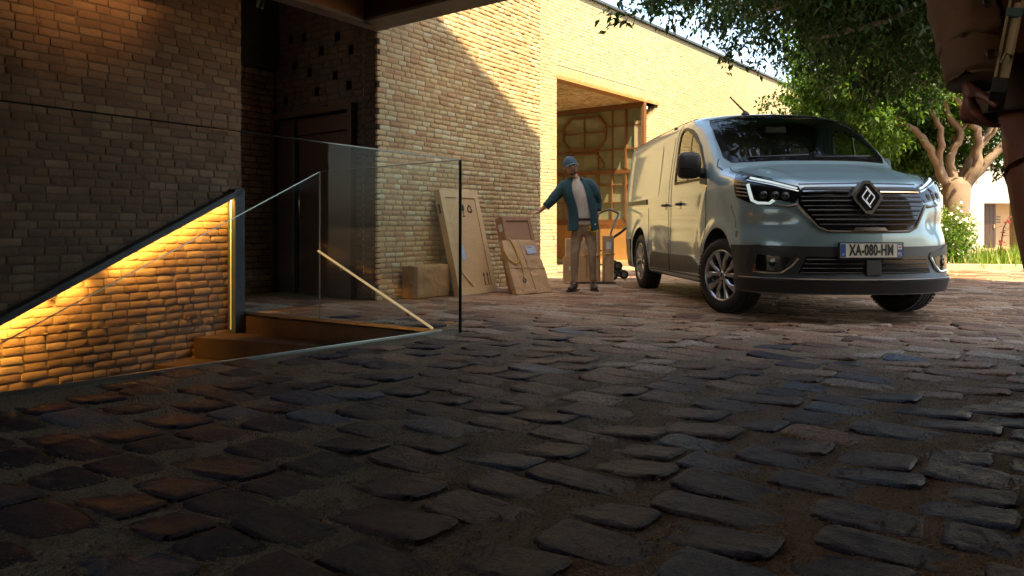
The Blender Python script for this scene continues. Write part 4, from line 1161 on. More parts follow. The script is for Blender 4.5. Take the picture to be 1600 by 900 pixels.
    # ---- headlamps
    for s in (-1, 1):
        mp = map_nose
        hl = [(-.775, -.15, 1.285), (-.915, -.44, 1.045), (-.85, -.59, .992), (-.725, -.73, .962), (-.685, -.75, 1.012), (-.56, -.83, .985), (-.50, -.84, 1.055), (-.51, -.80, 1.12), (-.74, -.42, 1.235)]
        poly = [(s * ang(-x if False else x, y) , z) for x, y, z in hl]
        poly = [(s * ang(abs(x), y) * 1.0, z) for x, y, z in hl]
        hlo = panel('headlamp', poly, mp, .006, M['gloss_black'], r, .010, .04)
        A_ = lambda x, y, z: (s * ang(abs(x), y), z)
        m1 = M['lamp_glow']
        top0, top1 = A_(-.80, -.48, 1.205), A_(-.525, -.80, 1.10)
        band('daylight_strip', [top0, ((top0[0] + top1[0]) / 2, 1.158), top1], .014, mp, .014, m1, hlo)
        band('daylight_strip', [A_(-.835, -.52, 1.15), A_(-.825, -.60, 1.01), A_(-.80, -.65, .988), A_(-.73, -.73, .982), A_(-.70, -.745, 1.01)], .021, mp, .014, m1, hlo)
        band('lamp_trim', [A_(-.82, -.47, 1.185), ((top0[0] + top1[0]) / 2, 1.135), A_(-.515, -.80, 1.075)], .012, mp, .012, M['chrome'], hlo)
        for k in range(5):
            z = 1.165 - k * .030
            band('side_fin', [A_(-.915, -.42 - k * .006, z + .018), A_(-.865, -.53 - .012 * k, z)], .013, mp, .012, M['dark_chrome'], hlo)
        for k, (x, y) in enumerate(((-.765, -.68), (-.69, -.745), (-.62, -.79))):
            p = Vector(map_nose([s * ang(abs(x), y)], [1.055 - .006 * k])[0]); q = Vector(vnorm(np.array([p]))[0])
            bb = B(); bb.lathe(p + q * .006, q, [(0, .012), (.016, .010), (.024, .004), (.027, -.002)], 16); bb.obj('projector_lens', M['lens'], hlo, smooth=True)
            bb = B(); bb.lathe(p + q * .006, q, [(.025, .005), (.031, .006), (.033, .0)], 16); bb.obj('lens_ring', M['dark_chrome'], hlo, smooth=True)
    # ---- bonnet shut line, front bumper edge, fog bulges
    band('bonnet_gap', [(-.50, 1.142), (0, 1.150), (.50, 1.142)], .012, map_front, .002, M['gloss_black'], r)
    for s in (-1, 1):
        q = [(s * .66, -.62), (s * .80, -.30), (s * .80, -.05), (s * .775, .12)]
        band('bonnet_gap', q, .010, map_top, .0015, M['gloss_black'], r)
        sidemp = map_left if s < 0 else map_right
        band('wing_gap', [(-.30, .98), (-.40, .86), (-.42, .78)], .008, sidemp, .001, M['gloss_black'], r)
        band('pillar_gap', [(.14, 1.32), (.24, 1.36), (.30, 1.44)], .008, sidemp, .001, M['gloss_black'], r)
        # washer / marker bulge
        panel('side_reflector', [(-.46, .70), (-.42, .70), (-.42, .75), (-.46, .75)], sidemp, .002, M['dark_chrome'], r, .004)
    # roof gutters, aerial
    for s in (-1, 1):
        band('roof_gutter', [(s * .74, 1.25), (s * .755, 2.0), (s * .75, 3.8)], .022, map_top, .006, K, r)
    bb = B(); p = Vector(map_top([-.30], [1.02])[0])
    bb.lathe(p, UP, [(0.045, 0), (.035, .02), (.015, .035), (0, .04)], 16); bb.tube([p + Vector((0, 0, .025)), p + Vector((-.13, .10, .20))], [.011, .008], 8)
    bb.obj('roof_aerial', K, r, smooth=True)
    # wipers
    for a, c in (((-.60, -.02), (-.05, .02)), ((.0, -.02), (.60, .0))):
        p = Vector(map_front([a[0]], [1.425])[0]); q = Vector(map_front([c[0]], [1.45])[0])
        bb = B(); bb.tube([p + Vector((0, -.02, .012)), q + Vector((0, -.02, .012))], .008, 8); bb.obj('wiper', K, r, smooth=True)
    # ---- mirrors
    for s in (-1, 1):
        bb = B()
        bm = bmesh.new(); bmesh.ops.create_cube(bm, size=1.0); bmesh.ops.subdivide_edges(bm, edges=bm.edges[:], cuts=5, use_grid_fill=True)
        for v in bm.verts:
            c = v.co * 2; n4 = (abs(c.x) ** 4 + abs(c.y) ** 4 + abs(c.z) ** 4) ** .25; v.co = c / n4
            v.co.y *= 1.0 - .25 * abs(v.co.z)
        bm.verts.index_update()
        bb.add([Vector((s * 1.065 + v.co.x * .108, .47 + v.co.y * .085 + s * v.co.x * .02, 1.385 + v.co.z * .130)) if s < 0 else Vector((.985 + v.co.x * .06, .66 + v.co.y * .12, 1.375 + v.co.z * .115)) for v in bm.verts], [[v.index for v in f.verts] for f in bm.faces])
        bm.free()
        hs = bb.obj('mirror_housing', K, r, smooth=True)
        bb = B(); bb.tube([(s * 1.12, .47, 1.325), (s * 1.0, .46, 1.325), (s * .90, .44, 1.30)] if s < 0 else [(.98, .62, 1.325), (.95, .52, 1.315), (.90, .44, 1.30)], [.035, .052, .060], 12, sq=.75); bb.obj('mirror_arm', K, r, smooth=True)
        mp = map_left if s < 0 else map_right
        panel('mirror_base', [(.36, 1.19), (.58, 1.215), (.56, 1.34), (.47, 1.40)], mp, .012, K, r, .016)
        if s > 0: continue
        bb = B(); bb.box((s * 1.065, .553, 1.40), (.085, .004, .10), None, .002); bb.obj('mirror_glass', M['chrome'], hs)
        bb = B(); bb.box((s * 1.066, .472, 1.352), (.1085, .083, .003)); bb.obj('mirror_seam', M['gloss_black'], hs)
    # ---- wheels
    def make_wheel(x, y, steer):
        s = -1 if x < 0 else 1
        c = Vector((x, y, .343)); ax = Vector((s * math.cos(steer), s * math.sin(steer), 0)); t = UP.cross(ax).normalized()
        bb = B(); hw = .108
        bb.lathe(c, ax, [(.222, -hw + .012), (.245, -hw), (.30, -hw - .004), (.328, -hw + .014), (.340, -hw + .035), (.343, -.05), (.337, -.046), (.337, -.038), (.343, -.034), (.343, -.006), (.337, -.003), (.337, .003), (.343, .006), (.343, .034), (.337, .038), (.337, .046), (.343, .05), (.340, hw - .035), (.328, hw - .014), (.30, hw + .004), (.262, hw + .005), (.245, hw), (.222, hw - .012)], 64)
        wo = bb.obj('wheel', M['rubber'], r, smooth=True, auto=32)
        # tread blocks
        bb = B()
        for k in range(60):
            a = 2 * math.pi * k / 60; d = t * math.cos(a) + UP * math.sin(a); tt = ax.cross(d)
            for o_ in (-.078, .078):
                bb.box(c + d * .3405 + ax * o_, (.018, .0115, .004), (ax, tt, d))
        tb = bb.obj('tread_block', M['rubber'], wo); tb['kind'] = 'stuff'
        bb = B(); bb.lathe(c, ax, [(.215, -.07), (.216, hw - .03), (.232, hw - .012), (.236, hw - .004), (.230, hw), (.222, hw - .004), (.212, hw - .02), (.205, hw - .05), (.19, .02), (.0, .015)], 48)
        bb.obj('rim', M['alloy'], wo, smooth=True, auto=35)
        bb = B(); bb.lathe(c, ax, [(.203, hw - .055), (.0, hw - .06)], 40); bb.obj('rim_well', M['gloss_black'], wo)
        for k in range(5):
            for e in (-1, 1):
                a = 2 * math.pi * (k + .25) / 5 + e * .20; a2 = 2 * math.pi * (k + .25) / 5 + e * .36
                d = t * math.cos(a) + UP * math.sin(a); d2 = t * math.cos(a2) + UP * math.sin(a2)
                tt = ax.cross(d); p0 = c + d * .045 + ax * (hw - .030); p1 = c + (d * .6 + d2 * .4).normalized() * .135 + ax * (hw - .014); p2 = c + d2 * .219 + ax * (hw - .018)
                bb = B()
                V = []
                for p, wd, q in ((p0, .017, d), (p1, .021, d), (p2, .036, d2)):
                    u_ = ax.cross(q)
                    V += [p - u_ * wd, p - u_ * wd * .55 + ax * .010, p + u_ * wd * .55 + ax * .010, p + u_ * wd, p + u_ * wd * .8 - ax * .03, p - u_ * wd * .8 - ax * .03]
                F = [[i * 6 + j, i * 6 + (j + 1) % 6, (i + 1) * 6 + (j + 1) % 6, (i + 1) * 6 + j] for i in range(2) for j in range(6)] + [[0, 1, 2, 3, 4, 5], [17, 16, 15, 14, 13, 12]]
                bb.add(V, F); bb.obj('spoke', M['alloy'], wo)
        bb = B(); bb.lathe(c, ax, [(0, hw - .008), (.030, hw - .009), (.036, hw - .016), (.055, hw - .024), (.062, hw - .05)], 28); bb.obj('hub_cap', M['alloy'], wo, smooth=True, auto=35)
        bb = B()
        for i, (a_, b_) in enumerate(((.010, 0), (0, .016), (-.010, 0), (0, -.016))):
            a2, b2 = ((.010, 0), (0, .016), (-.010, 0), (0, -.016))[(i + 1) % 4]
            bb.tube([c + ax * (hw - .006) + t * a_ + UP * b_, c + ax * (hw - .006) + t * a2 + UP * b2], .0025, 6)
        bb.obj('hub_emblem', M['gloss_black'], wo)
        for k in range(5):
            a = 2 * math.pi * (k + .75) / 5; d = t * math.cos(a) + UP * math.sin(a)
            bb = B(); bb.lathe(c + d * .052 + ax * (hw - .035), ax, [(.012, 0), (.012, .018), (.0, .020)], 8); bb.obj('wheel_bolt', M['gloss_black'], wo)
    ST = math.radians(20)
    make_wheel(-.815, 0, ST); make_wheel(.815, 0, ST); make_wheel(-.825, 3.098, 0); make_wheel(.825, 3.098, 0)
    # underside
    bb = B(); bb.box((0, 1.55, .30), (.62, 1.9, .05)); bb.obj('floor_pan', K, r)
    bb = B(); bb.tube([(-.72, 3.05, .33), (.72, 3.05, .33)], .04, 10); bb.obj('rear_axle', K, r, smooth=True)
    bb = B(); bb.tube([(-.35, 1.4, .24), (-.4, 2.6, .22), (-.5, 2.75, .24)], .05, 12); bb.obj('exhaust', K, r, smooth=True)
    # ---- cabin
    bb = B(); bb.box((0, 1.85, 1.2), (.82, .02, .72)); bb.obj('bulkhead', M['interior'], r)
    bb = B(); bb.box((0, 1.2, .60), (.80, .9, .03)); bb.obj('cabin_floor', M['interior'], r)
    bb = B(); bb.box((0, .42, 1.24), (.80, .30, .09), (Vector((1, 0, 0)), Vector((0, 1, -.05)).normalized(), UP), .05); bb.box((0, .42, .95), (.80, .24, .25), None, .05); bb.obj('dashboard', M['interior'], r)
    for x in (-.52, -.06, .50):
        bb = B(); bb.box((x, 1.45, 1.13), (.215, .055, .33), (Vector((1, 0, 0)), Vector((0, 1, -.2)).normalized(), Vector((0, .2, 1)).normalized()), .045)
        st = bb.obj('seat_back', M['seat_cloth'], r, smooth=True, auto=40)
        bb = B(); bb.box((x, 1.58, 1.58), (.12, .045, .085), (Vector((1, 0, 0)), Vector((0, 1, -.1)).normalized(), UP), .035); bb.obj('headrest', M['seat_cloth'], r, smooth=True, auto=40)
        bb = B(); bb.box((x, 1.2, .83), (.215, .24, .07), None, .04); bb.obj('seat_cushion', M['seat_cloth'], r, smooth=True, auto=40)
    bb = B()
    cs = Vector((.45, .88, 1.27)); a1 = Vector((1, 0, 0)); a2 = Vector((0, .5, .86)).normalized()
    ring = [cs + a1 * math.cos(2 * math.pi * k / 24) * .19 + a2 * math.sin(2 * math.pi * k / 24) * .19 for k in range(25)]
    bb.tube(ring, .014, 8, cap=False); bb.tube([cs - a1 * .18, cs + a1 * .18], .018, 8); bb.obj('steering_wheel', K, r, smooth=True)
    bb = B(); bb.box((.0, .96, 1.80), (.11, .012, .035), None, .012); bb.obj('inner_mirror', K, r)
    # place it
    r.location = (2.82, 7.72, 0.0); r.rotation_euler = (0, 0, .0768)
    return r
build_van()
# ================================================================== TREES, PLANTS, FAR BUILDING
def leaf_mat(name, a, b, c, tl=0.3):
    m = bpy.data.materials.new(name); m.use_nodes = True; nt = m.node_tree; p = nt.nodes['Principled BSDF']; out = nt.nodes['Material Output']
    r = attr(nt, 'rnd'); col_ = ramp(nt, r, [(0.0, a), (0.55, b), (1.0, c)])
    nt.links.new(col_, p.inputs['Base Color']); p.inputs['Roughness'].default_value = 0.5; p.inputs['Specular IOR Level'].default_value = 0.25
    tr = nt.nodes.new('ShaderNodeBsdfTranslucent'); tc = mix(nt, 1.0, col_, (1.9, 2.0, 0.7), 'MULTIPLY'); nt.links.new(tc, tr.inputs[0])
    ms = nt.nodes.new('ShaderNodeMixShader'); ms.inputs[0].default_value = tl
    nt.links.new(p.outputs[0], ms.inputs[1]); nt.links.new(tr.outputs[0], ms.inputs[2]); nt.links.new(ms.outputs[0], out.inputs[0])
    return m
M['leaf'] = leaf_mat('ficus_leaf', (0.012, 0.030, 0.007), (0.022, 0.052, 0.009), (0.045, 0.09, 0.014), 0.15)  # shade of the overhanging tree put into these dark leaf tones
M['leaf_bright'] = leaf_mat('fresh_leaf', (0.018, 0.045, 0.007), (0.045, 0.10, 0.011), (0.12, 0.20, 0.022), 0.28)
M['grass'] = leaf_mat('grass_blade', (0.08, 0.13, 0.02), (0.16, 0.24, 0.04), (0.30, 0.32, 0.10))
M['red_leaf'] = leaf_mat('red_leaf', (0.10, 0.015, 0.02), (0.16, 0.03, 0.03), (0.24, 0.09, 0.06))
M['petal'] = mat('petal', (0.75, 0.68, 0.62), 0.6)
M['bark'] = masonry_mat('bark', [(0, (0.20, 0.13, 0.085)), (0.5, (0.28, 0.185, 0.12)), (1, (0.36, 0.26, 0.18))], fine=45, bs=0.8, bd=0.012, stain=0.4)
M['soil'] = masonry_mat('soil', [(0, (0.06, 0.04, 0.025)), (1, (0.11, 0.075, 0.045))], fine=60)

def leaves_mesh(name, P, Dd, Nn, L, W, rv, m, parent):
    """pointed folded leaves: base, two sides, tip. arrays of N"""
    n = len(P); S = np.cross(Dd, Nn); S /= np.linalg.norm(S, axis=1, keepdims=True) + 1e-9
    V = np.empty((n, 6, 3))
    V[:, 0] = P
    V[:, 1] = P + Dd * (L * .38)[:, None] - S * (W * .5)[:, None] + Nn * (W * .16)[:, None]
    V[:, 2] = P + Dd * (L * .45)[:, None]
    V[:, 3] = P + Dd * (L * .38)[:, None] + S * (W * .5)[:, None] + Nn * (W * .16)[:, None]
    V[:, 4] = P + Dd * L[:, None] - Nn * (L * .12)[:, None]
    V[:, 5] = P + Dd * (L * .72)[:, None]
    idx = np.arange(n)[:, None] * 6
    F = np.concatenate([idx + np.array([[0, 2, 1, 1]]), ], 0)
    q1 = idx + np.array([[0, 2, 4, 1]]); q2 = idx + np.array([[0, 3, 4, 2]])
    F = np.concatenate([q1, q2], 0)
    me = bpy.data.meshes.new(name)
    me.vertices.add(n * 6); me.vertices.foreach_set('co', V.astype(np.float32).ravel())
    me.loops.add(F.size); me.loops.foreach_set('vertex_index', F.astype(np.int32).ravel())
    me.polygons.add(len(F)); me.polygons.foreach_set('loop_start', np.arange(0, F.size, 4, dtype=np.int32))
    me.materials.append(m); me.update(calc_edges=True)
    a = me.attributes.new('rnd', 'FLOAT', 'FACE'); a.data.foreach_set('value', np.concatenate([rv, rv]).astype(np.float32))
    o = link(name, me, parent)
    return o

def crown(name, ells, nclus, per, leafL, leafW, m, parent, seed, spread=0.2, keep=None, shell=0.45, droop=0.35, thin=0.0):
    rg = np.random.RandomState(seed)
    vol = np.array([e[1][0] * e[1][1] * e[1][2] for e in ells]); pr = vol / vol.sum()
    P = []; 
    cnt = 0
    while cnt < nclus:
        k = rg.choice(len(ells), p=pr); c, r = ells[k]
        d = rg.normal(size=3); d /= np.linalg.norm(d); t = rg.uniform(shell, 1.0) ** .6
        q = np.array(c) + d * np.array(r) * t * (1 + .18 * noise.noise(Vector(d * 2.2) + Vector((seed, k, 0))))
        if noise.noise(Vector(q * 1.5) + Vector((seed, 0, 0))) < -.22 + thin: continue
        if keep is not None and not keep(q): continue
        P.append((q, d)); cnt += 1
    PP = []; DD = []; NN = []; RV = []
    for q, d in P:
        tone = np.clip(.5 + .5 * noise.noise(Vector(q * 1.1)) + rg.normal() * .12, 0, 1)
        ax = d + rg.normal(size=3) * .6; ax[2] -= .25; ax /= np.linalg.norm(ax)
        for j in range(per):
            # leaves sit along short twigs
            s = rg.uniform(-1, 1); off = rg.normal(size=3) * spread * .38 + ax * s * spread
            dr = ax * .5 + rg.normal(size=3) * .7; dr[2] -= droop; dr /= np.linalg.norm(dr)
            nn = np.array([0, 0, 1.0]) + rg.normal(size=3) * .55; nn -= dr * nn.dot(dr); nn /= np.linalg.norm(nn) + 1e-9
            PP.append(q + off); DD.append(dr); NN.append(nn); RV.append(np.clip(tone + rg.normal() * .2, 0, 1))
    n = len(PP); L = rg.uniform(.45, 1.35, n) * leafL; W = L * leafW / leafL * rg.uniform(.8, 1.15, n)
    return leaves_mesh(name, np.array(PP), np.array(DD), np.array(NN), L, W, np.array(RV), m, parent), [q for q, d in P]

def limb(bb, pts, r0, r1, rnd, n=9, wob=.03):
    pts = [Vector(p) for p in pts]
    Q = []
    for i in range(len(pts) - 1):
        p0 = pts[max(i - 1, 0)]; p1 = pts[i]; p2 = pts[i + 1]; p3 = pts[min(i + 2, len(pts) - 1)]
        for k in range(5):
            t = k / 5
            q = 0.5 * ((2 * p1) + (-p0 + p2) * t + (2 * p0 - 5 * p1 + 4 * p2 - p3) * t * t + (-p0 + 3 * p1 - 3 * p2 + p3) * t ** 3)
            Q.append(q + Vector((rnd.uniform(-wob, wob), rnd.uniform(-wob, wob), rnd.uniform(-wob, wob))) * (0.4 + r0 * 2))
    Q.append(pts[-1]); m = len(Q)
    rad = [(r0 + (r1 - r0) * (i / (m - 1)) ** .8) * rnd.uniform(.93, 1.09) for i in range(m)]
    bb.tube(Q, rad, n)
    return Q

def far_tree():
    rnd = random.Random(4)
    r = empty('garden_tree', (8.95, 16.8, 0), 0, 'spreading leafy tree with a forked pale brown trunk standing in the flower bed', 'tree')
    X, Y = 8.95, 16.8
    bb = B(); fork = (X + .02, Y, 1.55)
    pts = [(X, Y, -.1), (X - .02, Y, .45), (X + .02, Y, 1.0), (X + .03, Y, 1.62)]
    Q = [Vector(p) for p in pts]
    bb.tube([Q[0], Q[0].lerp(Q[1], .5), Q[1], Q[2], Q[3], Q[3] + Vector((0, 0, .16))], [.36, .29, .255, .235, .26, .16], 18)
    bb.obj('trunk', M['bark'], r, smooth=True)
    limbs = [
        ([(X - .05, Y, 1.45), (X - .38, Y - .05, 2.0), (X - .72, Y - .1, 2.55), (X - 1.15, Y, 2.95), (X - 1.7, Y + .2, 3.4)], .15, .05),
        ([(X - .36, Y, 1.95), (X - .40, Y - .25, 2.5), (X - .62, Y - .3, 3.05), (X - .85, Y - .2, 3.6), (X - 1.3, Y, 4.3)], .10, .04),
        ([(X + .0, Y + .05, 1.6), (X - .08, Y, 2.2), (X + .05, Y - .1, 2.65), (X - .20, Y - .1, 3.1), (X - .30, Y, 3.9)], .14, .05),
        ([(X + .10, Y - .05, 1.55), (X + .34, Y - .2, 2.1), (X + .30, Y - .25, 2.7), (X - .05, Y - .3, 3.2), (X - .4, Y - .2, 3.7)], .15, .05),
        ([(X + .14, Y, 1.50), (X + .55, Y - .1, 2.05), (X + 1.0, Y - .1, 2.5), (X + 1.5, Y, 2.85), (X + 2.0, Y, 3.5)], .14, .05),
        ([(X + .12, Y + .1, 1.6), (X + .42, Y + .1, 2.3), (X + .75, Y + .1, 2.75), (X + 1.0, Y + .2, 3.3), (X + 1.2, Y + .2, 4.2)], .11, .05),
        ([(X + .34, Y - .2, 2.3), (X + .62, Y - .35, 2.75), (X + .60, Y - .4, 3.2)], .065, .03),
        ([(X - .05, Y, 2.55), (X + .18, Y - .2, 3.0), (X + .10, Y - .25, 3.6)], .06, .03)]
    for p, a, c in limbs:
        b2 = B(); limb(b2, p, a * .78, c * .8, rnd, 12, .05); lo_ = b2.obj('limb', M['bark'], r, smooth=True)
        e = Vector(p[-1]); d0 = (Vector(p[-1]) - Vector(p[-2])).normalized()
        for q_ in range(3):
            st = Vector(p[-2]).lerp(e, .45 + .25 * q_); d = (d0 + Vector((rnd.uniform(-.7, .7), rnd.uniform(-.4, .4), rnd.uniform(.1, .6)))).normalized()
            b2 = B(); limb(b2, [st, st + d * .5, st + d * .95 + Vector((0, 0, .15)), st + d * 1.35 + Vector((rnd.uniform(-.2, .2), 0, .4))], c * .8, .010, rnd, 8, .03); b2.obj('bough', M['bark'], lo_, smooth=True)
    def keep(q):
        u, v = project(q)
        if 1425 < u < 1600 and 175 < v < 330 and q[1] < 17.2: return False
        if v > 335: return False
        return True
    ells = [((6.6, 15.6, 3.5), (1.5, 1.5, 1.45)), ((7.6, 16.5, 4.6), (2.2, 2.0, 1.5)), ((9.6, 17.2, 4.9), (2.4, 1.9, 1.5)), ((8.3, 18.4, 3.2), (2.0, .9, 1.5)), ((10.55, 17.8, 2.9), (1.0, .9, 1.0)), ((9.7, 18.9, 3.5), (1.9, .7, 1.7)), ((6.6, 17.4, 2.8), (1.6, 1.0, 1.1))]
    crown('crown', ells, 3600, 32, .105, .054, M['leaf_bright'], r, 3, .17, keep, .25, .3, -.12)
far_tree()

def far_tree2():
    rnd = random.Random(9)
    r = empty('garden_tree', (9.2, 20.5, 0), 0, 'darker leafy tree filling the gap between the brick wing and the forked tree', 'tree')
    b2 = B(); limb(b2, [(9.2, 20.5, -.1), (9.25, 20.5, 1.2), (9.1, 20.4, 2.6), (9.2, 20.3, 4.2)], .2, .07, rnd, 12); b2.obj('trunk', M['bark'], r, smooth=True)
    crown('crown', [((9.0, 20.0, 3.3), (1.6, 1.6, 2.0)), ((9.6, 20.8, 2.6), (1.6, 1.2, 1.25)), ((9.9, 20.2, 5.0), (2.2, 1.6, 1.6))], 1900, 28, .13, .06, M['leaf'], r, 8, .22, lambda q: project(q)[1] < 318 or project(q)[0] < 1440, .3)
far_tree2()

def near_tree():
    rnd = random.Random(6)
    bx, by = 7.4, 8.6
    r = empty('overhanging_tree', (bx, by, 0), 0, 'dark leafy tree whose low branches hang over the van from the top right', 'tree')
    b2 = B(); limb(b2, [(bx, by, -.1), (bx - .1, by, 1.4), (bx - .3, by + .2, 2.8), (bx - .6, by + .4, 3.6)], .30, .18, rnd, 14); b2.obj('trunk', M['bark'], r, smooth=True)
    ells = [((4.9, 10.3, 4.35), (2.0, 1.5, 1.85)), ((3.45, 9.6, 3.95), (1.2, 1.2, 1.15)), ((2.45, 8.9, 3.5), (1.0, .8, .70)), ((1.70, 8.4, 3.12), (.62, .5, .40)), ((4.0, 11.8, 4.6), (1.9, 1.3, 1.5)), ((5.9, 10.6, 4.2), (1.8, 1.6, 1.7)), ((3.9, 10.6, 3.75), (1.1, .9, .75)), ((5.0, 11.2, 3.5), (1.4, 1.0, 1.0)), ((3.0, 9.4, 4.3), (1.6, .9, .7)), ((6.6, 12.0, 4.4), (1.8, 1.2, 1.4))]
    co, cs = crown('crown', ells, 3400, 34, .092, .042, M['leaf'], r, 12, .17, None, .1, .45)
    for p, a, c in [([(bx - .5, by + .3, 3.3), (5.6, 9.2, 3.7), (4.2, 9.4, 3.75), (3.0, 9.0, 3.85), (2.1, 8.6, 3.6), (1.5, 8.4, 3.35)], .13, .012),
                    ([(bx - .5, by + .4, 3.4), (5.8, 10.2, 3.9), (4.7, 10.8, 3.6), (3.8, 11.2, 3.7), (3.0, 11.4, 4.2)], .12, .02),
                    ([(5.2, 9.3, 3.72), (4.6, 9.9, 3.3), (3.9, 10.0, 3.1), (3.4, 9.8, 3.0)], .06, .01), ([(4.2, 9.4, 3.75), (3.3, 9.6, 3.4), (2.7, 9.3, 3.15)], .04, .008)]:
        b2 = B(); limb(b2, p, a, c, rnd, 9, .02); b2.obj('branch', M['bark'], r, smooth=True)
    # twigs that carry the hanging sprays
    b2 = B()
    for q in cs[::6]:
        q = Vector(q); b2.tube([q + Vector((rnd.uniform(.1, .3), rnd.uniform(-.05, .15), rnd.uniform(.1, .25))), q, q + Vector((-.08, 0, -.08))], [.006, .004, .002], 4)
    t = b2.obj('twig', M['bark'], r); t['kind'] = 'stuff'
near_tree()

# ---- planting bed with kerb
def bed():
    out = [(5.9, 15.75), (9.5, 15.15), (14.5, 14.7), (19.0, 14.6), (19.0, 24), (5.9, 24)]
    bb = B(); bb.prism(out, (0, 0, -.05), Vector((1, 0, 0)), Vector((0, 1, 0)), UP, .09); o = bb.obj('planting_bed', M['soil']); o['kind'] = 'structure'
    bb = B()
    for i in range(3):
        a = Vector((*out[i], .03)); c = Vector((*out[i + 1], .03)); bb.bar(a, c, .13, .14, bev=.01)
    o = bb.obj('kerb', M['plaster_sand']); o['kind'] = 'structure'
bed()
def blades(name, label, cx, cy, rx, ry, n, hgt, seed, m, group=None, lean=.5, cat='grass', wd=.010):
    rg = np.random.RandomState(seed)
    P = np.stack([cx + rg.normal(size=n) * rx * .5, cy + rg.normal(size=n) * ry * .5, np.full(n, .03)], -1)
    a = rg.uniform(0, 2 * np.pi, n); ln = rg.uniform(.1, 1, n) * lean
    D = np.stack([np.cos(a) * ln, np.sin(a) * ln, np.ones(n)], -1); D /= np.linalg.norm(D, axis=1, keepdims=True)
    N = np.stack([np.cos(a), np.sin(a), -ln], -1); N -= D * (N * D).sum(1, keepdims=True); N /= np.linalg.norm(N, axis=1, keepdims=True)
    L = rg.uniform(.5, 1.1, n) * hgt
    o = leaves_mesh(name, P, D, N, L, np.full(n, wd) * (1 + L), rg.uniform(0, 1, n), m, None)
    o['kind'] = 'stuff'; return o
blades('grass', None, 10.3, 15.9, 1.5, .7, 2600, .42, 1, M['grass'], lean=1.1, wd=.018)
blades('meadow_grass', None, 11.6, 16.4, 1.6, .8, 1500, .62, 2, M['grass'], lean=.8, wd=.016)
def bush(name, label, c, r3, ncl, per, L, W, m, seed, flowers=0, stems=14):
    r = empty(name, (c[0], c[1], 0.03), 0, label, 'plant')
    rnd = random.Random(seed)
    bb = B()
    for i in range(stems):
        a = rnd.uniform(0, 6.28); e = Vector((c[0] + math.cos(a) * r3[0] * .7, c[1] + math.sin(a) * r3[1] * .7, c[2] + r3[2] * rnd.uniform(-.2, .9)))
        b0 = Vector((c[0] + rnd.uniform(-.12, .12), c[1] + rnd.uniform(-.1, .1), .02)); bb.tube([b0, b0.lerp(e, .5) + Vector((0, 0, .08)), e], [.010, .007, .003], 5)
    s = bb.obj('stem', M['bark'], r); s['kind'] = 'stuff'
    f, cs = crown('foliage', [(c, r3)], ncl, per, L, W, m, r, seed, .12, lambda q: q[2] > .05, .1, -.1)
    f['kind'] = 'stuff'
    if flowers:
        bb = B()
        for i in range(flowers):
            q = Vector(cs[rnd.randrange(len(cs))]) + Vector((rnd.uniform(-.1, .1), -.06, rnd.uniform(-.05, .12)))
            bb.lathe(q, Vector((rnd.uniform(-.5, .5), -1, rnd.uniform(.2, 1))), [(0, .0), (.022, .008), (.028, .012)], 6)
        fl = bb.obj('flower', M['petal'], r); fl['kind'] = 'stuff'
    return r
bush('climbing_plant', 'pale leafy climber with small whitish flowers wrapped round the foot of the forked tree', (8.75, 16.35, .62), (.48, .28, .72), 150, 16, .07, .035, M['grass'], 21, 60)
bush('flowering_shrub', 'low green shrub between the van and the tree trunk', (8.2, 15.9, .38), (.5, .3, .45), 110, 16, .08, .035, M['leaf_bright'], 22, 14)
def red_plant():
    r = empty('red_leaved_plant', (9.35, 15.9, .03), 0, 'tall plant with dark red leaves growing beside the forked tree', 'plant')
    rnd = random.Random(3); bb = B()
    st = [Vector((9.30, 15.9, 0)), Vector((9.34, 15.9, .4)), Vector((9.38, 15.88, .75)), Vector((9.50, 15.88, 1.0))]
    bb.tube(st, [.016, .014, .011, .006], 7); bb.obj('stem', M['red_leaf'], r, smooth=True)
    for i in range(14):
        t = .25 + .75 * i / 14; k = t * 3; j = min(int(k), 2); p = st[j].lerp(st[j + 1], k - j)
        a = rnd.uniform(0, 6.28); d = Vector((math.cos(a), math.sin(a) * .6, rnd.uniform(-.4, .3))).normalized()
        n = Vector((0, 0, 1)); 
        o = leaves_mesh('leaf', np.array([p]), np.array([d]), np.array([n]), np.array([rnd.uniform(.14, .22)]), np.array([rnd.uniform(.06, .10)]), np.array([rnd.random()]), M['red_leaf'], r)
red_plant()

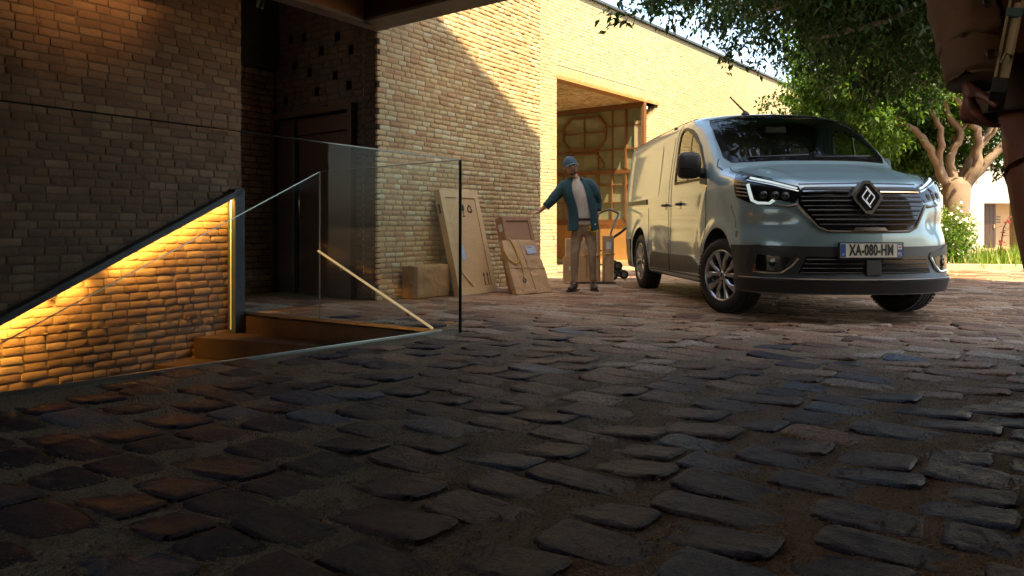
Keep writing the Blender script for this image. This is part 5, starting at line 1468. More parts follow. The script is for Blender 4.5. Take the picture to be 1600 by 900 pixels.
# ---- white building far right
def far_house():
    r = empty('white_house', (15.5, 29.5, 0), 0, 'white rendered house beyond the trees with a brown wooden door', 'building')
    Y = 30.0
    def wl(u): return (u - 800) / 1300 * Y
    def wz(v): return EYE + (HOR - v) / 1300 * Y
    x0, xs, xd0, xd1, xe = 7.5, 16.85, wl(1537), wl(1590), 24.0
    zd = wz(317)
    bb = B()
    bb.box(((x0 + xs) / 2, Y, 2.9), ((xs - x0) / 2, .3, 2.9))
    bb.box(((xs + xe) / 2, Y + .45, (zd + 5.8) / 2), ((xe - xs) / 2, .3, (5.8 - zd) / 2))
    bb.box(((xs + xd0) / 2 + .0, Y + .45, zd / 2), ((xd0 - xs) / 2, .298, zd / 2))
    bb.box(((xd1 + xe) / 2 + .5, Y + .45, zd / 2), ((xe - xd1) / 2 - .5, .298, zd / 2))
    bb.obj('wall', M['plaster_white'], r)
    bb = B(); bb.box(((xd0 + xd1) / 2 + .0, Y + .95, zd / 2), ((xd1 - xd0) / 2 + .3, .05, zd / 2)); bb.obj('porch_wall', M['plaster_sand'], r)
    bb = B(); bb.box((xd0 + .38, Y + .55, zd / 2 - .01), (.36, .03, zd / 2 - .02), None, .01); d = bb.obj('door', M['wood_gold'] if False else M['wood_dark'], r)
    bb = B(); bb.box((xd0 + .66, Y + .50, .80), (.02, .03, .06), None, .004); bb.obj('handle', M['brass'], d)
    for k in range(5):
        bb = B(); bb.box((xd0 + .10 + k * .14, Y + .515, zd / 2), (.004, .006, zd / 2 - .06)); bb.obj('door_groove', M['steel_dark'], d)
    for k in range(3):
        bb = B(); bb.box((xd0 + 1.05, Y + .89, .95 + k * .10), (.07, .012, .018)); bb.obj('letter_slot', M['steel_dark'], r)
    # window
    xw0, xw1, zw0, zw1 = wl(1553), wl(1583), wz(258), wz(196)
    gm = mat('house_window_glass', (0.30, 0.42, 0.36), 0.08)
    bb = B()
    t = .06
    bb.box(((xw0 + xw1) / 2, Y + .12, zw0), ((xw1 - xw0) / 2 + t, .05, t)); bb.box(((xw0 + xw1) / 2, Y + .12, zw1), ((xw1 - xw0) / 2 + t, .05, t))
    bb.box((xw0, Y + .12, (zw0 + zw1) / 2), (t, .05, (zw1 - zw0) / 2 - t)); bb.box((xw1, Y + .12, (zw0 + zw1) / 2), (t, .05, (zw1 - zw0) / 2 - t))
    f = bb.obj('window_frame', M['plaster_white'], r)
    bb = B(); bb.box(((xw0 + xw1) / 2, Y + .135, (zw0 + zw1) / 2), ((xw1 - xw0) / 2 - t, .01, (zw1 - zw0) / 2 - t)); bb.obj('window_pane', gm, f)
    bb = B(); bb.box((16.0, Y + .1, 5.85), (8.8, .6, .06)); bb.obj('parapet', M['plaster_sand'], r)
    # rendered pier in front of it
    p = empty('rendered_pier', (10.75, 17.5, 0), 0, 'tan rendered gate pier at the right edge in front of the white house', 'wall')
    bb = B(); bb.box((11.0, 17.6, 1.32), (.30, .30, 1.32), None, .01); bb.obj('pier', M['plaster_sand'], p)
    bb = B(); bb.box((11.0, 17.6, 2.67), (.34, .34, .03), None, .008); bb.obj('cap', M['plaster_sand'], p)
far_house()
# ================================================================== PACKAGES AND PEOPLE
M['ply'] = wood_mat('plywood', (0.58, 0.39, 0.19), (0.66, 0.47, 0.25), (1, 1, 4), 0.5, 5)
M['ply_frame'] = wood_mat('crate_frame', (0.60, 0.42, 0.22), (0.70, 0.51, 0.29), (4, 4, 1), 0.5, 7)
M['ply_red'] = wood_mat('reddish_board', (0.36, 0.20, 0.12), (0.44, 0.26, 0.16), (1, 1, 4), 0.5, 6)
def paper_mat(name, c, rough=0.45):
    m = mat(name, c, rough); nt, p = nodes(m)
    n = noise_n(nt, tex_coord(nt), 5.0, 4, 0.55, 1.2); v = nt.nodes.new('ShaderNodeTexVoronoi'); v.inputs['Scale'].default_value = 6.0; v.feature = 'DISTANCE_TO_EDGE'
    nt.links.new(tex_coord(nt), v.inputs['Vector'])
    cc = ramp(nt, n, [(0.3, tuple(x * .82 for x in c)), (0.7, tuple(x * 1.1 for x in c))]); nt.links.new(cc, p.inputs['Base Color'])
    h = mth(nt, 'ADD', mth(nt, 'MULTIPLY', n, 1.0), mth(nt, 'MULTIPLY', v.outputs['Distance'], 0.8)); bump(nt, p, h, 0.6, 0.03)
    return m
M['kraft'] = paper_mat('kraft_paper', (0.50, 0.30, 0.14), 0.36)
M['kraft_light'] = paper_mat('kraft_paper_light', (0.54, 0.35, 0.19), 0.5)
M['card'] = mat('cardboard', (0.46, 0.29, 0.15), 0.75)
M['ink'] = mat('printed_ink', (0.02, 0.018, 0.016), 0.6)
M['label_blue'] = mat('label_blue', (0.42, 0.50, 0.68), 0.5)
M['label_white'] = mat('label_white', (0.66, 0.66, 0.62), 0.5)
M['yellow_cord'] = mat('yellow_cord', (0.52, 0.33, 0.03), 0.6)

def ipt(o, a, u, n, x, y, d=0.0): return o + a * x + u * y + n * d
def flat(name, poly, o, a, u, n, m, parent, d=0.004, t=0.001):
    bb = B(); bb.prism(poly, o + n * d, a, u, n, t); return bb.obj(name, m, parent)

def wrinkled_box(name, o, a, u, n, w, h, t, m, parent, amp=.008, taper=0.0, seed=0, res=.035):
    """paper-wrapped block: front lower left corner o, a across, u up, n outwards"""
    bm = bmesh.new(); bmesh.ops.create_cube(bm, size=1.0)
    for axi, k in ((0, int(w / res)), (1, int(t / res)), (2, int(h / res))):
        for j in range(1, max(2, k)):
            c = [0, 0, 0]; c[axi] = -.5 + j / max(2, k); nn = [0, 0, 0]; nn[axi] = 1
            bmesh.ops.bisect_plane(bm, geom=bm.verts[:] + bm.edges[:] + bm.faces[:], plane_co=c, plane_no=nn)
    bm.verts.index_update(); V = []
    for v in bm.verts:
        x, y, z = v.co.x * w, v.co.y * t, v.co.z * h
        r = .016; qx = max(abs(x) - (w / 2 - r), 0) * (1 if x > 0 else -1); qy = max(abs(y) - (t / 2 - r), 0) * (1 if y > 0 else -1); qz = max(abs(z) - (h / 2 - r), 0) * (1 if z > 0 else -1)
        L = math.sqrt(qx * qx + qy * qy + qz * qz)
        if L > r: k = r / L; x -= qx * (1 - k); y -= qy * (1 - k); z -= qz * (1 - k)
        s = Vector((x * 7 + seed, y * 7, z * 7)); d = noise.noise(s) * amp + abs(noise.noise(s * 2.3)) * amp * .9
        nx = v.co.normalized(); x += nx.x * d; y += nx.y * d * 1.3; z += nx.z * d if z > -h / 2 + .02 else 0
        x *= 1 - taper * (z / h)
        V.append(o + a * (x + w / 2) + u * (z + h / 2) + n * (y - t / 2))
    bb = B(); bb.add(V, [[v.index for v in f.verts] for f in bm.faces]); bm.free()
    return bb.obj(name, m, parent, smooth=True, auto=50)

def tall_crate():
    o = Vector((-.585, 9.42, .004)); a = D1.copy(); u = (-NW * .295 + UP * 1.20).normalized(); n = a.cross(u).normalized()
    if n.dot(NW) < 0: n = -n
    w, h, t = .78, 1.25, .085
    r = empty('picture_crate', o, 0, 'tall pale plywood crate with fragile and arrow marks, leaning on the tan wall', 'crate')
    ax = (a, u, n)
    def bx(name, x0, x1, y0, y1, z0, z1, m, bev=.002):
        bb = B(); bb.box(o + a * (x0 + x1) / 2 + u * (y0 + y1) / 2 + n * (z0 + z1) / 2, ((x1 - x0) / 2, (y1 - y0) / 2, (z1 - z0) / 2), ax, bev); return bb.obj(name, m, r)
    bx('front_panel', .01, w - .01, .01, h - .01, -.02, -.012, M['ply'])
    bx('back_panel', .002, w - .002, .002, h - .002, -t, -t + .01, M['ply'])
    f = .085
    bx('frame_board', 0, f, 0, h, -t + .01, 0, M['ply_frame']); bx('frame_board', w - f, w, 0, h, -t + .01, 0, M['ply_frame'])
    bx('frame_board', f, w - f, h - f, h, -t + .011, 0, M['ply_frame']); bx('frame_board', f, w - f, 0, f, -t + .011, 0, M['ply_frame'])
    for p0, p1 in (((f, h - f - .30), (f + .26, h - f)), ((f, f + .26), (f + .26, f))):
        bb = B(); bb.bar(ipt(o, a, u, n, *p0, -.006), ipt(o, a, u, n, *p1, -.006), .05, .011, side=n); bb.obj('corner_brace', M['ply_frame'], r)
    bb = B(); bb.box(o + u * (h - .22) - n * .045 - a * .001, (.002, .055, .014), (a, u, n), .0005); bb.obj('hand_slot', M['ink'], r)
    ic = dict(o=o, a=a, u=u, n=n)
    def fl(name, poly, cx, cy, s=1, m=None): return flat(name, [(cx + x * s, cy + y * s) for x, y in poly], o, a, u, n, m or M['ink'], r, -.0115, .0012)
    # wine glass
    cx, cy = .41, h - .235
    fl('fragile_mark', [(-.030, .075), (-.008, .070), (.004, .048), (.010, .066), (.030, .075), (.038, .03), (.030, .0), (.006, -.018), (.006, -.068), (.028, -.076), (.028, -.084), (-.028, -.084), (-.028, -.076), (-.006, -.068), (-.006, -.018), (-.030, .0), (-.038, .03)], cx, cy, 1.0)
    # recycling triangle: three bent arrows
    cx, cy = .555, h - .225
    for k in range(3):
        t0 = math.radians(90 + 120 * k)
        def rot(x, y): return (cx + x * math.cos(t0) - y * math.sin(t0), cy + x * math.sin(t0) + y * math.cos(t0))
        poly = [rot(.058, -.012), rot(.052, .018), rot(.020, .036), rot(.026, .046), rot(-.010, .050), rot(-.002, .016), rot(.008, .024), rot(.030, .008), rot(.036, -.020)]
        flat('recycling_mark', poly, o, a, u, n, M['ink'], r, -.0115, .0012)
    for k in (0, 1):
        fl('this_way_up_mark', [(-.008, 0), (-.008, .105), (-.022, .105), (0, .150), (.022, .105), (.008, .105), (.008, 0)], .575 + k * .075, .105)
    fl('base_line_mark', [(-.03, -.008), (.105, -.008), (.105, -.002), (-.03, -.002)], .575, .105)
    fl('address_label', [(0, 0), (.075, 0), (.075, .17), (0, .17)], .205, .42, 1, M['label_blue'])
tall_crate()

def brown_parcel():
    o = Vector((-1.02, 9.02, .003)); a = D1.copy(); n = NW.copy()
    r = empty('wrapped_parcel', o, 0, 'glossy brown wrapped box on the ground left of the tall leaning crate', 'parcel')
    wrinkled_box('wrapping', o, a, UP, n, .60, .355, .23, M['kraft'], r, .006, 0, 3)
    bb = B(); bb.box(o + a * .3 + UP * .36 - n * .11, (.30, .002, .025), (a, UP, n)); bb.obj('tape', M['card'], r)
    # folded paper ends as thin raised triangles on the short side
    for z0 in (.0, .355):
        s = 1 if z0 == 0 else -1
        flat('paper_fold', [(-.215, z0 + s * .012), (-.015, z0 + s * .012), (-.115, z0 + s * .12)], o - a * .004, n, UP, -a, M['kraft'], r, .0, .004)
brown_parcel()

LB = Vector((.749, .664, 0)).normalized()
BB_ = Vector((-.664, .749, 0)).normalized()
def small_crate():
    o = Vector((.135, 9.62, .003)) + BB_ * .13; a = LB.copy(); u = (BB_ * .255 + UP * .90).normalized(); n = -(a.cross(u)).normalized()
    if n.dot(BB_) > 0: n = -n
    w, h, t = .46, .945, .13
    r = empty('picture_crate', o, 0, 'reddish brown framed crate leaning behind the wrapped panel, under the man\'s hand', 'crate')
    ax = (a, u, n)
    def bx(name, x0, x1, y0, y1, z0, z1, m, bev=.002):
        bb = B(); bb.box(o + a * (x0 + x1) / 2 + u * (y0 + y1) / 2 + n * (z0 + z1) / 2, ((x1 - x0) / 2, (y1 - y0) / 2, (z1 - z0) / 2), ax, bev); return bb.obj(name, m, r)
    f = .05
    bx('panel', .01, w - .01, .01, h - .01, -.022, -.014, M['ply_red'])
    bx('frame_board', 0, f, 0, h, -t, 0, M['ply_red']); bx('frame_board', w - f, w, 0, h, -t, 0, M['ply_red'])
    bx('frame_board', f, w - f, h - f, h, -t + .001, 0, M['ply_red']); bx('frame_board', f, w - f, 0, f, -t + .001, 0, M['ply_red'])
    bx('back_panel', f, w - f, f, h - f, -t, -t + .01, M['ply_red'])
    bb = B(); bb.box(o + u * (h - .13) - n * .06 - a * .0015, (.001, .045, .03), (a, u, n)); bb.obj('side_label', M['label_white'], r)
    return o, a, u, n
SC = small_crate()

def cord(pts, rad, name, parent, m='yellow_cord', n=8):
    P = [Vector(p) for p in pts]; Q = []
    for i in range(len(P) - 1):
        p0 = P[max(i - 1, 0)]; p1 = P[i]; p2 = P[i + 1]; p3 = P[min(i + 2, len(P) - 1)]
        for k in range(6):
            t = k / 6; Q.append(0.5 * ((2 * p1) + (-p0 + p2) * t + (2 * p0 - 5 * p1 + 4 * p2 - p3) * t * t + (-p0 + 3 * p1 - 3 * p2 + p3) * t ** 3))
    Q.append(P[-1]); bb = B(); bb.tube(Q, rad, n); return bb.obj(name, M[m], parent, smooth=True)

def wrapped_panel():
    o = Vector((.066, 9.58, .004)); a = LB.copy(); u = (BB_ * .29 + UP * .62).normalized(); n = a.cross(u).normalized()
    if n.dot(BB_) > 0: n = -n
    w, h, t = .555, .695, .075
    r = empty('paper_parcel', o, 0, 'flat panel wrapped in brown paper tied with string, leaning in front of the reddish crate', 'parcel')
    wrinkled_box('wrapping', o, a, u, n, w, h, t, M['kraft_light'], r, .008, .10, 9, .028)
    # string: one run across, one run down
    def sp(x, y, d=.006): return o + a * (x - (x / w - .5) * .10 * (y / h - .5) * w * 1.0) + u * y + n * d
    bb = B(); bb.tube([sp(-.004, .335, -.07), sp(-.002, .335, .004), sp(.12, .33, .008), sp(.30, .325, .009), sp(.45, .318, .008), sp(w + .004, .31, .003), sp(w + .006, .31, -.07)], .0035, 6); bb.obj('string', M['kraft'], r, smooth=True)
    bb = B(); bb.tube([sp(.30, -.002, -.05), sp(.30, .002, .005), sp(.295, .2, .009), sp(.28, .45, .008), sp(.262, h, .006), sp(.262, h + .006, -.07)], .0035, 6); bb.obj('string', M['kraft'], r, smooth=True)
    flat('address_label', [(.345, .50), (.50, .51), (.495, .61), (.34, .60)], o, a, u, n, M['label_blue'], r, .007, .0015)
    for i in range(4): flat('label_print', [(.36, .525 + i * .018), (.36 + .10 - .02 * (i % 2), .532 + i * .018), (.36 + .10 - .02 * (i % 2), .537 + i * .018), (.36, .530 + i * .018)], o, a, u, n, M['ink'] if i == 3 else M['label_white'], r, .0088, .0006)
    k = empty('strap', o, 0, 'yellow looped strap with a metal hook hanging over the wrapped panel', 'strap')
    cord([sp(.10, h + .01, -.03), sp(.115, h + .012, .0), sp(.14, h - .05, .012), sp(.165, h - .17, .014), sp(.16, h - .27, .014), sp(.10, h - .31, .014), sp(.03, h - .27, .014), sp(-.01, h - .20, .012), sp(-.015, h - .10, .004)], .009, 'strap_loop', k)
    cord([sp(.165, h - .17, .016), sp(.19, h - .35, .014), sp(.165, h - .50, .014)], .006, 'strap_tail', k)
    ring = [sp(.165 + .022 * math.sin(2 * math.pi * q / 12), h - .525 + .026 * math.cos(2 * math.pi * q / 12), .014) for q in range(13)]
    bb = B(); bb.tube(ring, .005, 6, cap=False); bb.obj('hook', M['steel_dark'], k, smooth=True)
wrapped_panel()

# ---- sack truck with cardboard tubes and boxes behind the man
def sack_truck():
    S = Vector((0, 11.7, 0))
    r = empty('hand_truck', (1.3, 11.7, 0), 0, 'dark steel hand truck with small stair wheels standing behind the man', 'trolley')
    for x in (1.16, 1.44):
        bb = B(); bb.tube([(x - .16, 11.62, .08), (x - .14, 11.72, .1), (x - .02, 11.9, .72), (x + .10, 12.0, .98)], .014, 8); bb.obj('upright', M['steel_dark'], r, smooth=True)
    bb = B(); bb.tube([(1.26, 12.0, .98), (1.40, 12.02, 1.04), (1.54, 12.0, .98)], .014, 8); bb.obj('handle_bar', M['steel_dark'], r, smooth=True)
    bb = B(); bb.tube([(1.40, 11.7, .62), (1.52, 11.7, .70), (1.64, 11.7, .80)], .018, 8); bb.obj('grip', M['rubber'], r, smooth=True)
    bb = B(); bb.box((1.13, 11.56, .018), (.30, .13, .008), None, .003); bb.obj('toe_plate', M['steel_dark'], r)
    for z, x in ((.45, 1.23), (.25, 1.18)):
        bb = B(); bb.tube([(x - .15, 11.76, z), (x + .15, 11.76, z)], .010, 8); bb.obj('cross_bar', M['steel_dark'], r, smooth=True)
    for side in (0, 1):
        hub = Vector((1.50, 11.72 + side * .42, .15))
        bb = B()
        for k in range(3):
            a = math.radians(95 + 120 * k); c = hub + Vector((math.cos(a) * .085, 0, math.sin(a) * .085)); bb.bar(hub, c, .03, .02, side=Vector((0, 1, 0)))
        sp = bb.obj('wheel_spider', M['steel_dark'], r)
        for k in range(3):
            a = math.radians(95 + 120 * k); c = hub + Vector((math.cos(a) * .085, 0, math.sin(a) * .085))
            bb = B(); bb.lathe(c, (0, -1, 0), [(.02, -.022), (.045, -.022), (.062, -.016), (.065, 0), (.062, .016), (.045, .022), (.02, .022), (0, .022)], 20); bb.obj('wheel', M['rubber'], r, smooth=True, auto=40)
            bb = B(); bb.lathe(c, (0, -1, 0), [(.034, .0225), (.034, .026), (0, .027)], 16); bb.obj('wheel_cap', M['steel_edge'], r)
    def tube_(name, x, y, z0, h, rad, label, lab=None, tone='card'):
        q = empty('cardboard_tube', (x, y, z0), 0, label, 'tube', 'tubes on the hand truck')
        bb = B(); bb.lathe((x, y, z0), UP, [(0, .0), (rad, .0), (rad, h), (rad - .006, h + .001), (rad - .008, h - .012), (0, h - .012)], 24); bb.obj('tube_wall', M[tone], q, smooth=True, auto=40)
        if lab:
            bb = B(); n_ = 5
            V = []; 
            for i in range(n_ + 1):
                a = math.radians(-115 + 50 * i / n_)
                V += [(x + math.cos(a) * (rad + .001), y + math.sin(a) * (rad + .001), z0 + lab - .05), (x + math.cos(a) * (rad + .001), y + math.sin(a) * (rad + .001), z0 + lab + .05)]
            bb.add(V, [(2 * i, 2 * i + 2, 2 * i + 3, 2 * i + 1) for i in range(n_)]); bb.obj('tube_label', M['label_white'], q, fix=False)
        return q
    tube_('t', 1.035, 11.50, .03, .80, .062, 'tallest cardboard tube on the hand truck, right beside the man\'s leg', .5, 'kraft')
    tube_('t', 1.165, 11.52, .03, .76, .058, 'plain cardboard tube in the middle of the hand truck load', None, 'card')
    tube_('t', 1.335, 11.56, .03, .63, .082, 'wide short cardboard tube with a small white label, at the right of the hand truck', .50, 'kraft_light')
    def carton(x, y, z, w, d, h, label, m='card', mark=True):
        q = empty('cardboard_box', (x, y, z), 0, label, 'box', 'boxes on the hand truck')
        bb = B(); bb.box((x, y, z + h / 2), (w / 2, d / 2, h / 2), None, .004); bb.obj('carton', M[m], q)
        bb = B(); bb.box((x, y - d / 2 - .001, z + h / 2), (.024, .001, h / 2)); bb.obj('packing_tape', M['kraft'], q)
        if mark:
            bb = B(); bb.box((x - w * .2, y - d / 2 - .003, z + h * .55), (.022, .001, .028)); bb.obj('box_label', M['label_white'], q)
    carton(.86, 11.50, .03, .30, .2, .34, 'brown cardboard box at the bottom of the hand truck load, between the man\'s legs')
    carton(.87, 11.50, .374, .26, .19, .25, 'smaller cardboard box stacked on the lower box behind the man', 'kraft_light')
    k = empty('yellow_strap', (1.2, 11.45, .40), 0, 'thin yellow strap tied round the cardboard tubes', 'strap')
    cord([(.96, 11.52, .40), (1.00, 11.43, .40), (1.10, 11.435, .40), (1.20, 11.455, .40), (1.33, 11.470, .41), (1.425, 11.54, .41)], .008, 'strap_band', k)
sack_truck()

# ---------------------------------------------------------------- people
def skin_obj(name, verts, edges, radii, m, parent, sub=2, root=0):
    """one continuous surface grown round a skeleton"""
    me = bpy.data.meshes.new(name); me.from_pydata([tuple(v) for v in verts], edges, []); me.materials.append(m)
    o = link(name, me, parent)
    md = o.modifiers.new('skin', 'SKIN'); md.use_smooth_shade = True
    for i, v in enumerate(me.skin_vertices[0].data):
        r = radii[i]; v.radius = (r, r) if isinstance(r, (int, float)) else r
        v.use_root = (i == root)
    s = o.modifiers.new('sub', 'SUBSURF'); s.levels = sub; s.render_levels = sub
    dg = bpy.context.evaluated_depsgraph_get(); nm = bpy.data.meshes.new_from_object(o.evaluated_get(dg))
    o.modifiers.clear(); o.data = nm; nm.name = name
    nm.polygons.foreach_set('use_smooth', np.ones(len(nm.polygons), dtype=bool))
    return o
def wrinkle(o, amp, fr, seed=0, zs=1.0):
    for v in o.data.vertices:
        p = v.co; s = Vector((p.x * fr + seed, p.y * fr, p.z * fr * zs)); v.co = p + v.normal * (noise.noise(s) * amp + noise.noise(s * 2.6) * amp * .5)
    o.data.update()
def cloth_tube(name, pts, radii, m, parent, n=22, amp=.006, fr=16, seed=0, sq=1.0, thick=True, rings=7, zs=1.0):
    P = [Vector(p) for p in pts]; Q = []; Rr = []
    for i in range(len(P) - 1):
        p0 = P[max(i - 1, 0)]; p1 = P[i]; p2 = P[i + 1]; p3 = P[min(i + 2, len(P) - 1)]
        for k in range(rings):
            t = k / rings; Q.append(0.5 * ((2 * p1) + (-p0 + p2) * t + (2 * p0 - 5 * p1 + 4 * p2 - p3) * t * t + (-p0 + 3 * p1 - 3 * p2 + p3) * t ** 3)); Rr.append(radii[i] + (radii[i + 1] - radii[i]) * t)
    Q.append(P[-1]); Rr.append(radii[-1])
    # roll the end under so that the cloth has an edge
    Q.append(P[-1] - (P[-1] - P[-2]).normalized() * .012); Rr.append(radii[-1] * .86)
    bb = B(); bb.tube(Q, Rr, n, sq=sq, cap=False); o = bb.obj(name, m, parent, smooth=True)
    wrinkle(o, amp, fr, seed, zs); return o
def torso_shell(name, rings, m, parent, a0=0.0, a1=360.0, n=40, amp=.005, seed=0, thick=.004, fr=11, closed=None):
    """rings = (centre, rx, ry, yaw); angle 270 faces the front (-Y)"""
    full = abs(a1 - a0 - 360) < .1
    V = []; F = []; k = n if full else n + 1
    for c, rx, ry, yaw in rings:
        for i in range(k):
            a = math.radians(a0 + (a1 - a0) * i / n); ex = 2.3
            x = math.copysign(abs(math.cos(a)) ** (2 / ex), math.cos(a)) * rx; y = math.copysign(abs(math.sin(a)) ** (2 / ex), math.sin(a)) * ry
            cy, sy = math.cos(yaw), math.sin(yaw); V.append(Vector(c) + Vector((x * cy - y * sy, x * sy + y * cy, 0)))
    for j in range(len(rings) - 1):
        for i in range(n):
            F.append([j * k + i, j * k + (i + 1) % k, (j + 1) * k + (i + 1) % k, (j + 1) * k + i])
    me = mesh_of(name, V, F, m, None, True); o = link(name, me, parent)
    wrinkle(o, amp, fr, seed, .6)
    s = o.modifiers.new('sol', 'SOLIDIFY'); s.thickness = thick; s.offset = -1
    s2 = o.modifiers.new('sub', 'SUBSURF'); s2.levels = 1; s2.render_levels = 1
    dg = bpy.context.evaluated_depsgraph_get(); nm = bpy.data.meshes.new_from_object(o.evaluated_get(dg)); o.modifiers.clear(); o.data = nm; nm.name = name
    return o

def skin_material(name, c):
    m = mat(name, c, 0.5); nt, p = nodes(m); p.inputs['Subsurface Weight'].default_value = 0.08; p.inputs['Subsurface Radius'].default_value = (0.02, 0.008, 0.004)
    n = noise_n(nt, tex_coord(nt), 30, 4); nt.links.new(mix(nt, mth(nt, 'MULTIPLY', n, .35), c, (c[0] * .7, c[1] * .55, c[2] * .5)), p.inputs['Base Color']); return m
def cloth_material(name, c, rough=0.85, weave=420.0):
    m = mat(name, c, rough); nt, p = nodes(m)
    n = noise_n(nt, tex_coord(nt), 7, 6, .6); cc = ramp(nt, n, [(0.3, tuple(x * .78 for x in c)), (0.7, tuple(x * 1.12 for x in c))]); nt.links.new(cc, p.inputs['Base Color'])
    p.inputs['Sheen Weight'].default_value = 0.15
    bump(nt, p, mth(nt, 'ADD', noise_n(nt, tex_coord(nt), weave, 2), mth(nt, 'MULTIPLY', noise_n(nt, tex_coord(nt), 22, 5), 3.0)), .35, .004); return m
M['skin'] = skin_material('skin', (0.66, 0.40, 0.27))
M['hair'] = mat('hair', (0.05, 0.035, 0.025), 0.7)
M['teal_cloth'] = cloth_material('teal_cloth', (0.020, 0.078, 0.105))
M['cream_cloth'] = cloth_material('cream_cloth', (0.66, 0.62, 0.55))
M['khaki_cloth'] = cloth_material('khaki_cloth', (0.40, 0.30, 0.20))
M['cap_cloth'] = cloth_material('cap_cloth', (0.042, 0.095, 0.145))
M['boot'] = mat('boot_leather', (0.045, 0.026, 0.020), 0.45)
M['brown_cloth'] = cloth_material('brown_cloth', (0.12, 0.056, 0.024), .8, 900)
M['rust_cloth'] = cloth_material('rust_cloth', (0.19, 0.055, 0.032), .8, 900)

def head(name, c, R_, up, fwd, parent, m, beard=None):
    """head with brow, nose, mouth, chin and ears; c = centre, R_ = half height"""
    up = Vector(up).normalized(); fwd = Vector(fwd); fwd = (fwd - up * fwd.dot(up)).normalized(); rt = fwd.cross(up)
    V = []; F = []; nu, nv = 40, 30; midx = []
    g = lambda x, s: math.exp(-(x / s) ** 2)
    for j in range(nv + 1):
        ph = math.pi * j / nv - math.pi / 2
        for i in range(nu):
            th_ = 2 * math.pi * i / nu
            x = math.cos(ph) * math.sin(th_); y = math.cos(ph) * math.cos(th_); z = math.sin(ph)
            X = x * .70; Y = y * .84; Z = z
            if z < 0: k = 1 + .30 * z * (1 if y > 0 else .7); X *= k; Y *= (1 + .10 * z) if y > 0 else (1 + .35 * z)
            if y > 0:
                az = x
                Y += .13 * g(az, .13) * g(Z + .18, .20) * (1 if Z < .05 else .6)      # nose
                Y += .04 * g(abs(az) - .30, .25) * g(Z - .14, .08)                    # brow
                Y -= .07 * g(abs(az) - .30, .14) * g(Z + .02, .10)                    # eye sockets
                Y += .035 * g(az, .22) * g(Z + .50, .07)                              # lips
                Y -= .025 * g(az, .25) * g(Z + .60, .05)
                Y += .07 * g(az, .26) * g(Z + .82, .16)                               # chin
            V.append(Vector(c) + rt * (X * R_) + fwd * (Y * R_) + up * (Z * R_))
    for j in range(nv):
        for i in range(nu): F.append((j * nu + i, j * nu + (i + 1) % nu, (j + 1) * nu + (i + 1) % nu, (j + 1) * nu + i))
    bb = B(); bb.add(V, F)
    for s in (-1, 1):
        e = Vector(c) + rt * (s * .70 * R_) - up * .05 * R_ - fwd * .02 * R_
        n0 = len(bb.v); bb.lathe(e, rt * s, [(0, .10 * R_), (.13 * R_, .08 * R_), (.17 * R_, .02 * R_), (.10 * R_, -.05 * R_)], 10)
        for q in bb.v[n0:]:
            d = q - e; q += up * d.dot(up) * .5 - fwd * d.dot(fwd) * .35
    o = bb.obj(name, m, parent, smooth=True)
    eye = mat('eye_dark', (0.015, 0.012, 0.01), .2); lip = mat('lip', (0.27, 0.10, 0.075), .5)
    for s in (-1, 1):
        p = Vector(c) + rt * (s * .235 * R_) + up * (.005 * R_) + fwd * (.735 * R_)
        bb = B(); bb.lathe(p, fwd, [(0, .05 * R_), (.075 * R_, .02 * R_), (.10 * R_, -.04 * R_)], 10); bb.obj('eye', eye, o, smooth=True)
        bb = B(); bb.tube([Vector(c) + rt * (s * .13 * R_) + up * .16 * R_ + fwd * .84 * R_, Vector(c) + rt * (s * .25 * R_) + up * .20 * R_ + fwd * .815 * R_, Vector(c) + rt * (s * .38 * R_) + up * .15 * R_ + fwd * .72 * R_], .028 * R_, 6); bb.obj('eyebrow', M['hair'], o)
    bb = B(); bb.tube([Vector(c) + rt * (s * R_) - up * z_ * R_ + fwd * f_ * R_ for s, z_, f_ in ((-.22, .49, .72), (-.1, .52, .80), (0, .53, .82), (.1, .52, .80), (.22, .49, .72))], [.012 * R_, .035 * R_, .04 * R_, .035 * R_, .012 * R_], 6); bb.obj('mouth', lip, o, smooth=True)
    return o, rt, up, fwd
